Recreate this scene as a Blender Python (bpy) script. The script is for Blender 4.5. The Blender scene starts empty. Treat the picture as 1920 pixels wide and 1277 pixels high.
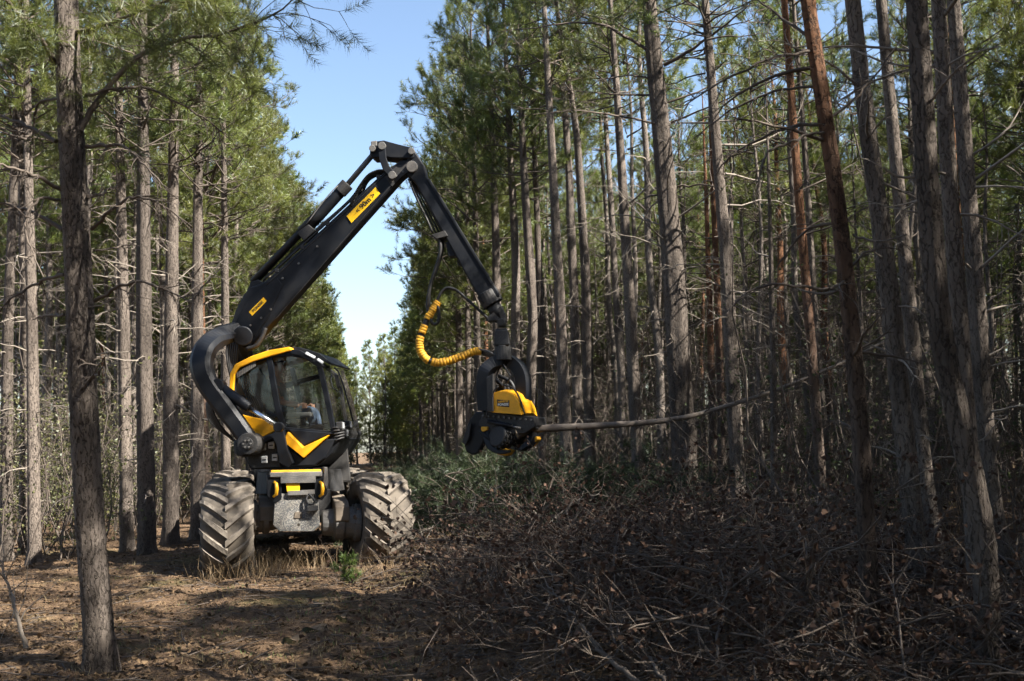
import bpy, bmesh, math, random
import numpy as np
from mathutils import Vector, Matrix, Euler

R = math.radians
rng = np.random.default_rng(7)
random.seed(7)
SC = bpy.context.scene
COL = SC.collection

# ------------------------------------------------------------------ camera
FPX, CX, CY = 2059.0, 960.0, 638.5          # focal length and centre of the photograph in its own pixels
CAM = np.array([0.0, 0.0, 1.6])
YAW, PITCH, ROLL = R(7.47), R(5.46), R(2.0)
_fw = np.array([math.sin(YAW) * math.cos(PITCH), math.cos(YAW) * math.cos(PITCH), math.sin(PITCH)])
_rt0 = np.array([math.cos(YAW), -math.sin(YAW), 0.0])
_up0 = np.cross(_rt0, _fw)
_up = _up0 * math.cos(ROLL) + _rt0 * math.sin(ROLL)
_rt = _rt0 * math.cos(ROLL) - _up0 * math.sin(ROLL)
cd = bpy.data.cameras.new('camera')
cam = bpy.data.objects.new('camera', cd)
COL.objects.link(cam)
cd.sensor_fit = 'HORIZONTAL'
cd.sensor_width = 36.0
cd.lens = 36.0 * FPX / 1920.0
cd.clip_start, cd.clip_end = 0.1, 3000.0
cam.matrix_world = Matrix(((_rt[0], _up[0], -_fw[0], CAM[0]), (_rt[1], _up[1], -_fw[1], CAM[1]),
                           (_rt[2], _up[2], -_fw[2], CAM[2]), (0, 0, 0, 1)))
cd.dof.use_dof = True
cd.dof.focus_distance = 15.5
cd.dof.aperture_fstop = 4.5
SC.camera = cam

# ------------------------------------------------------------------ sky, sun, exposure
SUN_AZ, SUN_EL = R(125.0), R(42.0)            # azimuth clockwise from +Y (the ride's direction)
world = bpy.data.worlds.new('World')
SC.world = world
world.use_nodes = True
wn = world.node_tree
wn.nodes.clear()
_sky = wn.nodes.new('ShaderNodeTexSky')
_sky.sky_type = 'NISHITA'
_sky.sun_disc = False
_sky.sun_elevation = SUN_EL
_sky.sun_rotation = SUN_AZ
_sky.air_density = 1.0
_sky.dust_density = 1.1
_sky.ozone_density = 1.0
_bg = wn.nodes.new('ShaderNodeBackground')
_bg.inputs['Strength'].default_value = 0.063
_wo = wn.nodes.new('ShaderNodeOutputWorld')
wn.links.new(_sky.outputs[0], _bg.inputs[0])
wn.links.new(_bg.outputs[0], _wo.inputs[0])
sd = bpy.data.lights.new('sun', 'SUN')
sd.energy = 5.0
sd.angle = R(0.53)
sd.color = (1.0, 0.94, 0.84)
sun = bpy.data.objects.new('sun', sd)
COL.objects.link(sun)
SUN_DIR = np.array([math.sin(SUN_AZ) * math.cos(SUN_EL), math.cos(SUN_AZ) * math.cos(SUN_EL), math.sin(SUN_EL)])
sun.rotation_euler = Vector(SUN_DIR).to_track_quat('Z', 'Y').to_euler()
sun.location = (20, -10, 30)
SC.view_settings.view_transform = 'Standard'
SC.view_settings.look = 'None'
SC.view_settings.exposure = 2.1
SC.view_settings.gamma = 1.0
SC.view_settings.use_curve_mapping = False
cy = SC.cycles
cy.max_bounces = 5
cy.diffuse_bounces = 1
cy.use_adaptive_sampling = True
cy.adaptive_threshold = 0.03
cy.glossy_bounces = 3
cy.transmission_bounces = 4
cy.transparent_max_bounces = 10
cy.use_denoising = True
cy.caustics_reflective = cy.caustics_refractive = False
cy.sample_clamp_indirect = 8.0

# ------------------------------------------------------------------ pixel of the photograph -> point of the place
def ray(px, py):
    d = _fw + _rt * ((px - CX) / FPX) + _up * (-(py - CY) / FPX)
    return d                                  # length such that forward depth is 1

def at(px, py, depth):
    return CAM + ray(px, py) * depth

def hit(px, py, P0, n):
    d = ray(px, py)
    return CAM + d * (np.dot(P0 - CAM, n) / np.dot(d, n))

def to_px(P):
    q = np.asarray(P) - CAM
    z = q @ _fw
    return CX + FPX * (q @ _rt) / z, CY - FPX * (q @ _up) / z, z

# ------------------------------------------------------------------ mesh helpers
def nrm(v):
    v = np.asarray(v, float)
    return v / np.maximum(np.linalg.norm(v, axis=-1, keepdims=True), 1e-9)

class MB:
    """collects faces; build() links them as one mesh object"""
    def __init__(s):
        s.V, s.F, s.M, s.S, s.n = [], [], [], [], 0
    def add(s, V, F, m=0, smooth=False):
        V = np.asarray(V, float).reshape(-1, 3)
        F = np.asarray(F, int)
        if len(F) == 0:
            return s
        s.V.append(V)
        s.F.append(F + s.n)
        s.M.append(np.full(len(F), m))
        s.S.append(np.full(len(F), smooth))
        s.n += len(V)
        return s
    def tube(s, P, r, n=8, m=0, caps=True, smooth=True):
        P = np.asarray(P, float)
        k = len(P)
        r = np.broadcast_to(np.asarray(r, float), (k,))
        T = nrm(np.gradient(P, axis=0))
        u = np.cross(T[0], (0, 0, 1.0))
        if np.linalg.norm(u) < 0.1:
            u = np.cross(T[0], (1.0, 0, 0))
        u = nrm(u)
        a = np.arange(n) * 2 * math.pi / n
        rings = []
        for i in range(k):
            u = nrm(u - T[i] * np.dot(u, T[i]))
            w = np.cross(T[i], u)
            rings.append(P[i] + r[i] * (np.cos(a)[:, None] * u + np.sin(a)[:, None] * w))
        V = np.concatenate(rings)
        i = np.arange(k - 1)[:, None] * n
        j = np.arange(n)[None]
        F = np.stack([i + j, i + (j + 1) % n, i + n + (j + 1) % n, i + n + j], -1).reshape(-1, 4)
        s.add(V, F, m, smooth)
        if caps:
            for base, P0, flip in ((rings[0], P[0], 1), (rings[-1], P[-1], 0)):
                Vc = np.concatenate([base, P0[None]])
                jj = np.arange(n)
                Fc = np.stack([jj, (jj + 1) % n, np.full(n, n)], -1)
                if flip:
                    Fc = Fc[:, ::-1]
                s.add(Vc, Fc, m, False)
        return s
    def tubes(s, P, r, n=3, m=0, smooth=True):
        """a batch of tubes: P (B,k,3), r (B,k)"""
        P = np.asarray(P, float)
        if len(P) == 0:
            return s
        B, k = P.shape[:2]
        T = nrm(np.gradient(P, axis=1))
        ref = np.where(np.abs(nrm(P[:, -1] - P[:, 0])[:, 2:3]) > 0.8, [[1.0, 0.13, 0]], [[0.07, 0.1, 1.0]])[:, None]
        u = nrm(np.cross(T, ref))
        w = np.cross(T, u)
        a = np.arange(n) * 2 * math.pi / n
        V = P[:, :, None] + r[:, :, None, None] * (np.cos(a)[:, None] * u[:, :, None] + np.sin(a)[:, None] * w[:, :, None])
        b = np.arange(B)[:, None, None] * k * n
        i = np.arange(k - 1)[None, :, None] * n
        j = np.arange(n)[None, None]
        F = np.stack([b + i + j, b + i + (j + 1) % n, b + i + n + (j + 1) % n, b + i + n + j], -1).reshape(-1, 4)
        return s.add(V.reshape(-1, 3), F, m, smooth)
    def prism(s, poly, vec, m=0):
        """closed polygon extruded along vec"""
        A = np.asarray(poly, float)
        n = len(A)
        Bv = A + np.asarray(vec, float)
        s.poly(A, m)
        s.poly(Bv[::-1], m)
        j = np.arange(n)
        s.add(np.concatenate([A, Bv]), np.stack([j, j + n, (j + 1) % n + n, (j + 1) % n], -1), m)
        return s
    def poly(s, A, m=0):
        A = np.asarray(A, float)
        c = Vector(A.mean(0))
        from mathutils.geometry import tessellate_polygon
        tr = tessellate_polygon([[Vector(p) for p in A]])
        return s.add(A, np.array(tr), m)
    def loft(s, rings, m=0, smooth=False, caps=True):
        rings = [np.asarray(r, float) for r in rings]
        n = len(rings[0])
        V = np.concatenate(rings)
        i = np.arange(len(rings) - 1)[:, None] * n
        j = np.arange(n)[None]
        s.add(V, np.stack([i + j, i + (j + 1) % n, i + n + (j + 1) % n, i + n + j], -1).reshape(-1, 4), m, smooth)
        if caps:
            s.poly(rings[0][::-1], m)
            s.poly(rings[-1], m)
        return s
    def box(s, c, ax, m=0):
        """centre and three half-axis vectors"""
        c = np.asarray(c, float)
        a, b, d = [np.asarray(v, float) for v in ax]
        V = [c + sx * a + sy * b + sz * d for sz in (-1, 1) for sy in (-1, 1) for sx in (-1, 1)]
        F = [[0, 2, 3, 1], [4, 5, 7, 6], [0, 1, 5, 4], [2, 6, 7, 3], [0, 4, 6, 2], [1, 3, 7, 5]]
        return s.add(V, F, m)
    def mesh(s, name, mats, fix=False):
        me = bpy.data.meshes.new(name)
        V = np.concatenate(s.V)
        nl = sum(f.size for f in s.F)
        nf = sum(len(f) for f in s.F)
        me.vertices.add(len(V))
        me.vertices.foreach_set('co', V.astype(np.float32).ravel())
        me.loops.add(nl)
        me.loops.foreach_set('vertex_index', np.concatenate([f.ravel() for f in s.F]).astype(np.int32))
        tot = np.concatenate([np.full(len(f), f.shape[1]) for f in s.F])
        me.polygons.add(nf)
        me.polygons.foreach_set('loop_start', np.concatenate([[0], np.cumsum(tot)[:-1]]).astype(np.int32))
        me.polygons.foreach_set('material_index', np.concatenate(s.M).astype(np.int32))
        me.polygons.foreach_set('use_smooth', np.concatenate(s.S).astype(bool))
        for mm in (mats if isinstance(mats, (list, tuple)) else [mats]):
            me.materials.append(mm)
        me.update(calc_edges=True)
        me.validate()
        if fix:
            bm = bmesh.new()
            bm.from_mesh(me)
            bmesh.ops.remove_doubles(bm, verts=bm.verts, dist=0.0004)
            bmesh.ops.recalc_face_normals(bm, faces=bm.faces)
            bm.to_mesh(me)
            bm.free()
        return me
    def build(s, name, mats, parent=None, fix=False, loc=None, bevel=0.0):
        return link(name, s.mesh(name, mats, fix), parent, loc, bevel)

def link(name, data, parent=None, loc=None, bevel=0.0):
    o = bpy.data.objects.new(name, data)
    COL.objects.link(o)
    if parent is not None:
        o.parent = parent
    if loc is not None:
        o.location = loc
    if bevel:
        md = o.modifiers.new('bevel', 'BEVEL')
        md.width = bevel
        md.segments = 2
        md.limit_method = 'ANGLE'
        md.angle_limit = R(35)
    return o

def tag(o, label=None, cat=None, group=None, kind=None):
    if label: o['label'] = label
    if cat: o['category'] = cat
    if group: o['group'] = group
    if kind: o['kind'] = kind
    return o

def empty(name, loc=(0, 0, 0)):
    o = bpy.data.objects.new(name, None)
    o.empty_display_size = 0.3
    COL.objects.link(o)
    o.location = loc
    return o

# ------------------------------------------------------------------ materials
def new_mat(name):
    m = bpy.data.materials.new(name)
    m.use_nodes = True
    nt = m.node_tree
    nt.nodes.clear()
    out = nt.nodes.new('ShaderNodeOutputMaterial')
    return m, nt, out

def nd(nt, typ, props=None, **ins):
    n = nt.nodes.new('ShaderNode' + typ)
    for k, v in (props or {}).items():
        setattr(n, k, v)
    for k, v in ins.items():
        k = k.replace('_', ' ')
        sk = n.inputs[int(k[1:])] if k[0] == 'i' and k[1:].isdigit() else n.inputs[k]
        if isinstance(v, bpy.types.NodeSocket):
            nt.links.new(v, sk)
        elif isinstance(v, (tuple, list)) and len(v) == 3 and sk.type == 'RGBA':
            sk.default_value = (*v, 1)
        else:
            sk.default_value = v
    return n

def ramp(nt, fac, stops):
    n = nt.nodes.new('ShaderNodeValToRGB')
    e = n.color_ramp.elements
    while len(e) < len(stops):
        e.new(0.5)
    for el, (p, c) in zip(e, stops):
        el.position = p
        el.color = (*c, 1) if len(c) == 3 else c
    nt.links.new(fac, n.inputs[0])
    return n.outputs[0]

def mixc(nt, fac, a, b, mode='MIX'):
    n = nt.nodes.new('ShaderNodeMix')
    n.data_type = 'RGBA'
    n.blend_type = mode
    for sk, v in ((n.inputs[0], fac), (n.inputs[6], a), (n.inputs[7], b)):
        if isinstance(v, bpy.types.NodeSocket):
            nt.links.new(v, sk)
        elif isinstance(v, (tuple, list)):
            sk.default_value = (*v, 1)
        else:
            sk.default_value = v
    return n.outputs[2]

def math_(nt, op, a, b=0.0, clamp=False):
    n = nt.nodes.new('ShaderNodeMath')
    n.operation = op
    n.use_clamp = clamp
    for sk, v in ((n.inputs[0], a), (n.inputs[1], b)):
        if isinstance(v, bpy.types.NodeSocket):
            nt.links.new(v, sk)
        else:
            sk.default_value = v
    return n.outputs[0]

def coords(nt, scale=(1, 1, 1), which='Object'):
    tc = nt.nodes.new('ShaderNodeTexCoord')
    return nd(nt, 'Mapping', Vector=tc.outputs[which], Scale=scale).outputs[0]

def bark_material(name, dark, light, orange=None, zlow=4.0, zhigh=7.0, fine=1.0):
    m, nt, out = new_mat(name)
    oi = nt.nodes.new('ShaderNodeObjectInfo')
    v = coords(nt, (14 * fine, 14 * fine, 2.6 * fine))
    wob = nd(nt, 'TexNoise', Vector=coords(nt, (9, 9, 5)), Scale=1.6, Detail=4.0)
    vv = nd(nt, 'VectorMath', {'operation': 'MULTIPLY_ADD'}, i0=wob.outputs['Color'], i1=(2.6, 2.6, 2.6), i2=v)
    vo = nd(nt, 'TexVoronoi', {'feature': 'DISTANCE_TO_EDGE'}, Vector=vv.outputs[0], Scale=1.0)
    cell = nd(nt, 'TexVoronoi', {'feature': 'F1'}, Vector=vv.outputs[0], Scale=1.0)
    no = nd(nt, 'TexNoise', Vector=coords(nt, (30, 30, 12)), Scale=2.0, Detail=6.0, Roughness=0.65)
    big = nd(nt, 'TexNoise', Vector=coords(nt, (3, 3, 0.9)), Scale=1.0, Detail=3.0)
    crack = ramp(nt, math_(nt, 'ADD', vo.outputs['Distance'], math_(nt, 'MULTIPLY', math_(nt, 'SUBTRACT', no.outputs['Fac'], 0.5), 0.35)), [(0.0, (0.3, 0.3, 0.3)), (0.08, (1, 1, 1))])
    col = mixc(nt, no.outputs['Fac'], dark, light)
    col = mixc(nt, math_(nt, 'MULTIPLY', cell.outputs['Color'], 0.22), col, tuple(c * 1.35 for c in light))
    col = mixc(nt, ramp(nt, big.outputs['Fac'], [(0.38, (0, 0, 0)), (0.68, (0.6, 0.6, 0.6))]), col, tuple(c * 0.55 for c in dark))
    if orange:
        sep = nd(nt, 'SeparateXYZ', Vector=coords(nt))
        zz = nd(nt, 'MapRange', Value=math_(nt, 'ADD', sep.outputs[2], math_(nt, 'MULTIPLY', big.outputs['Fac'], 3.0)))
        zz.inputs[1].default_value, zz.inputs[2].default_value = zlow + 1.5, zhigh + 1.5
        col = mixc(nt, zz.outputs[0], col, mixc(nt, no.outputs['Fac'], tuple(c * 0.6 for c in orange), orange))
    col = mixc(nt, math_(nt, 'MULTIPLY_ADD', crack, 0.0) if False else crack, tuple(c * 0.6 for c in dark), col)
    hsv = nd(nt, 'HueSaturation', Color=col)
    val = nd(nt, 'MapRange', Value=oi.outputs['Random'])
    val.inputs[3].default_value, val.inputs[4].default_value = 0.75, 1.2
    nt.links.new(val.outputs[0], hsv.inputs['Value'])
    h = math_(nt, 'ADD', math_(nt, 'MULTIPLY', crack, 0.7), math_(nt, 'MULTIPLY', no.outputs['Fac'], 0.6))
    bp = nd(nt, 'Bump', Height=h, Strength=0.9, Distance=0.02)
    bs = nd(nt, 'BsdfPrincipled', Base_Color=hsv.outputs[0], Roughness=0.92, Normal=bp.outputs[0])
    bs.inputs['Specular IOR Level'].default_value = 0.2
    nt.links.new(bs.outputs[0], out.inputs[0])
    return m

def leafy_material(name, a, b, trans=0.35, gloss=0.04, rough=0.5, vary=(0.7, 1.25)):
    m, nt, out = new_mat(name)
    oi = nt.nodes.new('ShaderNodeObjectInfo')
    geo = nt.nodes.new('ShaderNodeNewGeometry')
    no = nd(nt, 'TexNoise', Vector=coords(nt, (1, 1, 1)), Scale=1.3, Detail=2.0)
    f = math_(nt, 'ADD', math_(nt, 'MULTIPLY', no.outputs['Fac'], 0.9), math_(nt, 'MULTIPLY', geo.outputs['Random Per Island'], 0.6))
    col = mixc(nt, math_(nt, 'SUBTRACT', f, 0.25, True), a, b)
    hsv = nd(nt, 'HueSaturation', Color=col)
    val = nd(nt, 'MapRange', Value=oi.outputs['Random'])
    val.inputs[3].default_value, val.inputs[4].default_value = vary
    nt.links.new(val.outputs[0], hsv.inputs['Value'])
    hu = nd(nt, 'MapRange', Value=math_(nt, 'FRACT', math_(nt, 'MULTIPLY', oi.outputs['Random'], 7.3)))
    hu.inputs[3].default_value, hu.inputs[4].default_value = 0.475, 0.515
    nt.links.new(hu.outputs[0], hsv.inputs['Hue'])
    di = nd(nt, 'BsdfDiffuse', Color=hsv.outputs[0])
    tr = nd(nt, 'BsdfTranslucent', Color=hsv.outputs[0])
    mx = nd(nt, 'MixShader', Fac=trans, i1=di.outputs[0], i2=tr.outputs[0])
    gl = nd(nt, 'BsdfGlossy', Color=(0.8, 0.85, 0.9), Roughness=rough)
    m2 = nd(nt, 'MixShader', Fac=gloss, i1=mx.outputs[0], i2=gl.outputs[0])
    nt.links.new(m2.outputs[0], out.inputs[0])
    return m

def paint_material(name, col, rough=0.4, dirt=0.25, dirtcol=(0.09, 0.075, 0.06), metallic=0.0, spec=0.5, scale=3.0, speck=0.0, coat=0.0):
    m, nt, out = new_mat(name)
    no = nd(nt, 'TexNoise', Vector=coords(nt), Scale=scale, Detail=8.0, Roughness=0.68)
    fac = ramp(nt, no.outputs['Fac'], [(0.45, (0, 0, 0)), (0.75, (1, 1, 1))])
    fac = math_(nt, 'MULTIPLY', fac, dirt)
    c = mixc(nt, fac, col, dirtcol)
    if speck:
        n2 = nd(nt, 'TexNoise', Vector=coords(nt), Scale=60.0, Detail=4.0, Roughness=0.7)
        c = mixc(nt, ramp(nt, n2.outputs['Fac'], [(0.48, (0, 0, 0)), (0.62, (speck, speck, speck))]), c, tuple(x * 2.2 for x in dirtcol))
    ro = math_(nt, 'ADD', math_(nt, 'MULTIPLY', no.outputs['Fac'], 0.35), rough - 0.15)
    bp = nd(nt, 'Bump', Height=no.outputs['Fac'], Strength=0.12, Distance=0.01)
    bs = nd(nt, 'BsdfPrincipled', Base_Color=c, Roughness=ro, Metallic=metallic, Normal=bp.outputs[0])
    bs.inputs['Specular IOR Level'].default_value = spec
    bs.inputs['Coat Weight'].default_value = coat
    nt.links.new(bs.outputs[0], out.inputs[0])
    return m

M = {}
M['bark'] = bark_material('pine_bark', (0.058, 0.048, 0.042), (0.235, 0.20, 0.172))
M['bark_fine'] = bark_material('pine_bark_fine', (0.055, 0.044, 0.037), (0.225, 0.188, 0.16), fine=1.7)
M['bark_orange'] = bark_material('orange_pine_bark', (0.045, 0.034, 0.028), (0.125, 0.095, 0.077), (0.19, 0.095, 0.052), 2.0, 4.2)
M['twig'] = paint_material('dead_twig', (0.105, 0.085, 0.07), 0.85, 0.5, (0.04, 0.032, 0.027), spec=0.2, scale=9)
M['twig_pale'] = paint_material('pale_twig', (0.22, 0.19, 0.16), 0.85, 0.6, (0.085, 0.07, 0.058), spec=0.2, scale=9)
M['stem_bark'] = paint_material('stripped_stem', (0.15, 0.125, 0.105), 0.85, 0.7, (0.06, 0.047, 0.038), spec=0.2, scale=7)
M['branch_wood'] = paint_material('live_branch', (0.10, 0.082, 0.068), 0.9, 0.5, (0.04, 0.032, 0.027), spec=0.2, scale=6)
M['needle'] = leafy_material('pine_needle', (0.062, 0.098, 0.017), (0.19, 0.21, 0.04), 0.42, 0.05, 0.45)
M['needle_sunlit'] = leafy_material('sunlit_tint_needle', (0.085, 0.115, 0.022), (0.21, 0.225, 0.05), 0.42, 0.03)  # needles lightened: sunlight on the far crowns is put into the colour
M['needle_cut'] = leafy_material('cut_pine_needle', (0.018, 0.033, 0.014), (0.045, 0.062, 0.024), 0.25, 0.03)
M['needle_bright'] = leafy_material('young_needle', (0.07, 0.14, 0.03), (0.13, 0.2, 0.05), 0.35, 0.03)
M['leaf_brown'] = leafy_material('dead_oak_leaf', (0.035, 0.023, 0.016), (0.15, 0.105, 0.075), 0.2, 0.0, 0.5)
M['leaf_litter'] = leafy_material('litter_leaf', (0.07, 0.043, 0.026), (0.21, 0.14, 0.09), 0.12, 0.0, 0.5)
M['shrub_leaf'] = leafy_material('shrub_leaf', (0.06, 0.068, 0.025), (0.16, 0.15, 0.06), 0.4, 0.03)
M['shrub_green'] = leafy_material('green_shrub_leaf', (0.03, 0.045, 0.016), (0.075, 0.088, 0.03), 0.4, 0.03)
M['grass_dry'] = leafy_material('dry_grass', (0.22, 0.17, 0.09), (0.36, 0.28, 0.15), 0.3, 0.02)
M['grass_green'] = leafy_material('green_blade', (0.07, 0.12, 0.03), (0.16, 0.19, 0.06), 0.35, 0.03)
M['black'] = paint_material('black_paint', (0.0045, 0.006, 0.0095), 0.5, 0.6, (0.020, 0.0195, 0.019), spec=0.28, speck=0.02)
M['black_rough'] = paint_material('black_steel', (0.014, 0.015, 0.017), 0.6, 0.35, (0.07, 0.06, 0.05), spec=0.4, speck=0.15)
M['rubber'] = paint_material('black_hose', (0.011, 0.011, 0.012), 0.5, 0.3, (0.05, 0.045, 0.04), spec=0.4, scale=8)
M['grey_steel'] = paint_material('grey_steel', (0.10, 0.10, 0.10), 0.5, 0.6, (0.12, 0.10, 0.08), spec=0.5, speck=0.3)
M['mud_plate'] = paint_material('muddy_plate', (0.10, 0.105, 0.11), 0.75, 0.9, (0.22, 0.20, 0.17), spec=0.2, scale=7, speck=0.75)
M['mud_axle'] = paint_material('muddy_axle', (0.15, 0.125, 0.1), 0.85, 0.8, (0.10, 0.08, 0.06), spec=0.15, scale=5, speck=0.3)
M['yellow'] = paint_material('yellow_paint', (0.80, 0.37, 0.008), 0.45, 0.45, (0.30, 0.155, 0.03), spec=0.4, scale=5, speck=0.0)
M['yellow_dull'] = paint_material('worn_yellow_paint', (0.70, 0.35, 0.015), 0.6, 0.75, (0.22, 0.12, 0.03), scale=9)
M['yellow_sign'] = paint_material('yellow_sign', (0.82, 0.47, 0.01), 0.4, 0.15, (0.5, 0.27, 0.02), scale=9)
M['print'] = paint_material('black_print', (0.02, 0.014, 0.008), 0.6, 0.2)
M['print_white'] = paint_material('white_print', (0.7, 0.68, 0.62), 0.6, 0.3, (0.4, 0.36, 0.3), scale=20)
M['chrome'] = paint_material('chromed_rod', (0.75, 0.77, 0.8), 0.2, 0.05, metallic=1.0)
M['lamp'] = paint_material('lamp_face', (0.35, 0.36, 0.37), 0.25, 0.35, (0.1, 0.1, 0.1), scale=15)
M['amber'] = paint_material('amber_lens', (0.85, 0.42, 0.02), 0.25, 0.1)
M['tyre'] = paint_material('muddy_tyre', (0.115, 0.098, 0.08), 0.9, 0.9, (0.035, 0.032, 0.03), spec=0.2, scale=4.5, speck=0.0)
M['tyre_lug'] = paint_material('muddy_lug', (0.165, 0.142, 0.118), 0.88, 0.95, (0.035, 0.031, 0.027), spec=0.2, scale=6)
M['wood_cut'] = paint_material('cut_wood', (0.55, 0.42, 0.27), 0.8, 0.5, (0.35, 0.22, 0.12), spec=0.2, scale=12)
M['seat'] = paint_material('seat_fabric', (0.03, 0.03, 0.033), 0.9, 0.2)
M['cab_inside'] = paint_material('cab_trim', (0.04, 0.04, 0.042), 0.8, 0.2)
M['skin'] = paint_material('skin', (0.52, 0.27, 0.18), 0.55, 0.15, (0.42, 0.2, 0.13))
M['shirt'] = paint_material('grey_shirt', (0.16, 0.18, 0.17), 0.95, 0.3, (0.1, 0.11, 0.11))
M['jeans'] = paint_material('blue_jeans', (0.05, 0.075, 0.13), 0.95, 0.4, (0.1, 0.12, 0.16))
M['hair'] = paint_material('dark_hair', (0.015, 0.011, 0.009), 0.6, 0.2)

def glass_material(name, tint, refl=0.07):
    m, nt, out = new_mat(name)
    fr = nd(nt, 'Fresnel', IOR=1.45)
    no = nd(nt, 'TexNoise', Vector=coords(nt), Scale=5.0, Detail=5.0, Roughness=0.6)
    tr = nd(nt, 'BsdfTransparent', Color=tint)
    gl = nd(nt, 'BsdfGlossy', Color=(0.9, 0.95, 1.0), Roughness=0.03)
    df = nd(nt, 'BsdfDiffuse', Color=(0.22, 0.2, 0.18))
    a = nd(nt, 'MixShader', Fac=fr.outputs[0], i1=tr.outputs[0], i2=gl.outputs[0])
    dust = math_(nt, 'MULTIPLY', no.outputs['Fac'], 0.09)
    b = nd(nt, 'MixShader', Fac=dust, i1=a.outputs[0], i2=df.outputs[0])
    nt.links.new(b.outputs[0], out.inputs[0])
    return m
M['glass'] = glass_material('cab_glass', (0.93, 0.95, 0.93))

def ground_material():
    m, nt, out = new_mat('forest_floor')
    v = coords(nt)
    a = nd(nt, 'TexNoise', Vector=v, Scale=0.55, Detail=4.0)
    b = nd(nt, 'TexNoise', Vector=v, Scale=9.0, Detail=8.0, Roughness=0.7)
    c = nd(nt, 'TexVoronoi', Vector=v, Scale=26.0)
    d = nd(nt, 'TexNoise', Vector=v, Scale=70.0, Detail=4.0, Roughness=0.7)
    col = mixc(nt, ramp(nt, b.outputs['Fac'], [(0.35, (0, 0, 0)), (0.68, (1, 1, 1))]), (0.06, 0.038, 0.025), (0.25, 0.165, 0.1))
    col = mixc(nt, ramp(nt, c.outputs['Color'], [(0.62, (0, 0, 0)), (0.85, (0.65, 0.65, 0.65))]), col, (0.24, 0.165, 0.105))
    col = mixc(nt, ramp(nt, d.outputs['Fac'], [(0.42, (0.6, 0.6, 0.6)), (0.6, (0, 0, 0))]), col, (0.038, 0.025, 0.017))
    col = mixc(nt, ramp(nt, a.outputs['Fac'], [(0.56, (0, 0, 0)), (0.72, (0.45, 0.45, 0.45))]), col, (0.10, 0.11, 0.035))
    h = math_(nt, 'ADD', b.outputs['Fac'], math_(nt, 'MULTIPLY', d.outputs['Fac'], 0.4))
    bp = nd(nt, 'Bump', Height=h, Strength=1.0, Distance=0.05)
    bs = nd(nt, 'BsdfPrincipled', Base_Color=col, Roughness=0.95, Normal=bp.outputs[0])
    bs.inputs['Specular IOR Level'].default_value = 0.1
    nt.links.new(bs.outputs[0], out.inputs[0])
    return m
M['ground'] = ground_material()

# ------------------------------------------------------------------ ground
def gz(x, y):
    x = np.asarray(x, float)
    y = np.asarray(y, float)
    z = 0.05 * np.sin(x * 0.9 + 1.3) * np.sin(y * 0.55 + 0.4) + 0.03 * np.sin(x * 2.1 + y * 1.3) + 0.018 * np.sin(x * 4.7 - y * 3.1 + 1)
    z = z + 0.012 * np.sin(x * 9.1 + y * 2.7) * np.sin(y * 8.3 - x * 3.3)
    for xr in (-2.05, 0.05):                              # wheel ruts
        z = z - (0.075 * np.exp(-((x - xr) / 0.27) ** 2) - 0.03 * np.exp(-((np.abs(x - xr) - 0.5) / 0.16) ** 2)) * (0.8 + 0.3 * np.sin(y * 1.9 + xr)) / (1 + np.exp((y - 17) * 1.5))
    near = np.exp(-(((x + 0.9) / 1.6) ** 2 + ((y - 17.0) / 3.5) ** 2))
    return z * (1 - 0.85 * near) - 0.02

def _axis(lo, hi, dense_lo, dense_hi, fine):
    a = list(np.arange(dense_lo, dense_hi, fine))
    s, p = fine, dense_hi
    while p < hi:
        a.append(p)
        s *= 1.18
        p += s
    a.append(hi)
    s, p = fine, dense_lo
    while p > lo:
        s *= 1.18
        p -= s
        a.insert(0, max(p, lo))
    return np.array(a)
_gx = _axis(-420, 420, -6, 9, 0.09)
_gy = _axis(-300, 900, 4.5, 24, 0.09)
_X, _Y = np.meshgrid(_gx, _gy)
_jit = rng.normal(0, 0.012, _X.shape) * ((np.abs(_X) < 9) & (_Y > 4) & (_Y < 25))
_V = np.stack([_X, _Y, gz(_X, _Y) + _jit], -1).reshape(-1, 3)
_nx, _ny = len(_gx), len(_gy)
_i = np.arange(_ny - 1)[:, None] * _nx + np.arange(_nx - 1)[None]
ground = MB().add(_V, np.stack([_i, _i + 1, _i + _nx + 1, _i + _nx], -1).reshape(-1, 4), 0, True).build('ground', M['ground'])
tag(ground, 'brown forest floor strewn with needles and dead leaves', None, None, 'structure')
# ------------------------------------------------------------------ pines
def needles(mb, O, D, L, n, length=0.12, width=0.007, m=0, seed=0):
    """n needles round each shoot (origin O, direction D, length L): one thin blade each"""
    g = np.random.default_rng(seed)
    S = len(O)
    if S == 0:
        return
    D = nrm(D)
    t = g.uniform(0.12, 1.02, (S, n))
    ph = g.uniform(0, 2 * math.pi, (S, n))
    u = nrm(np.cross(D, g.normal(size=(S, 3))))
    w = np.cross(D, u)
    rad = np.cos(ph)[..., None] * u[:, None] + np.sin(ph)[..., None] * w[:, None]
    nd_ = nrm(D[:, None] * g.uniform(0.35, 0.95, (S, n, 1)) + rad * 0.8)
    base = O[:, None] + D[:, None] * (L[:, None] * t)[..., None]
    ln = length * g.uniform(0.7, 1.15, (S, n, 1))
    side = nrm(np.cross(nd_, g.normal(size=(S, n, 3)))) * width * 0.5
    V = np.stack([base - side, base + side, base + nd_ * ln], 2).reshape(-1, 3)
    mb.add(V, np.arange(S * n * 3).reshape(-1, 3), m)

def limb(g, p0, d0, L, k, droop, wig):
    """a wandering path of k points"""
    P = [np.asarray(p0, float)]
    d = nrm(d0)
    for i in range(k - 1):
        d = nrm(d + g.normal(0, wig, 3) + np.array([0, 0, droop]))
        P.append(P[-1] + d * L / (k - 1))
    return np.array(P)

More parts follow.
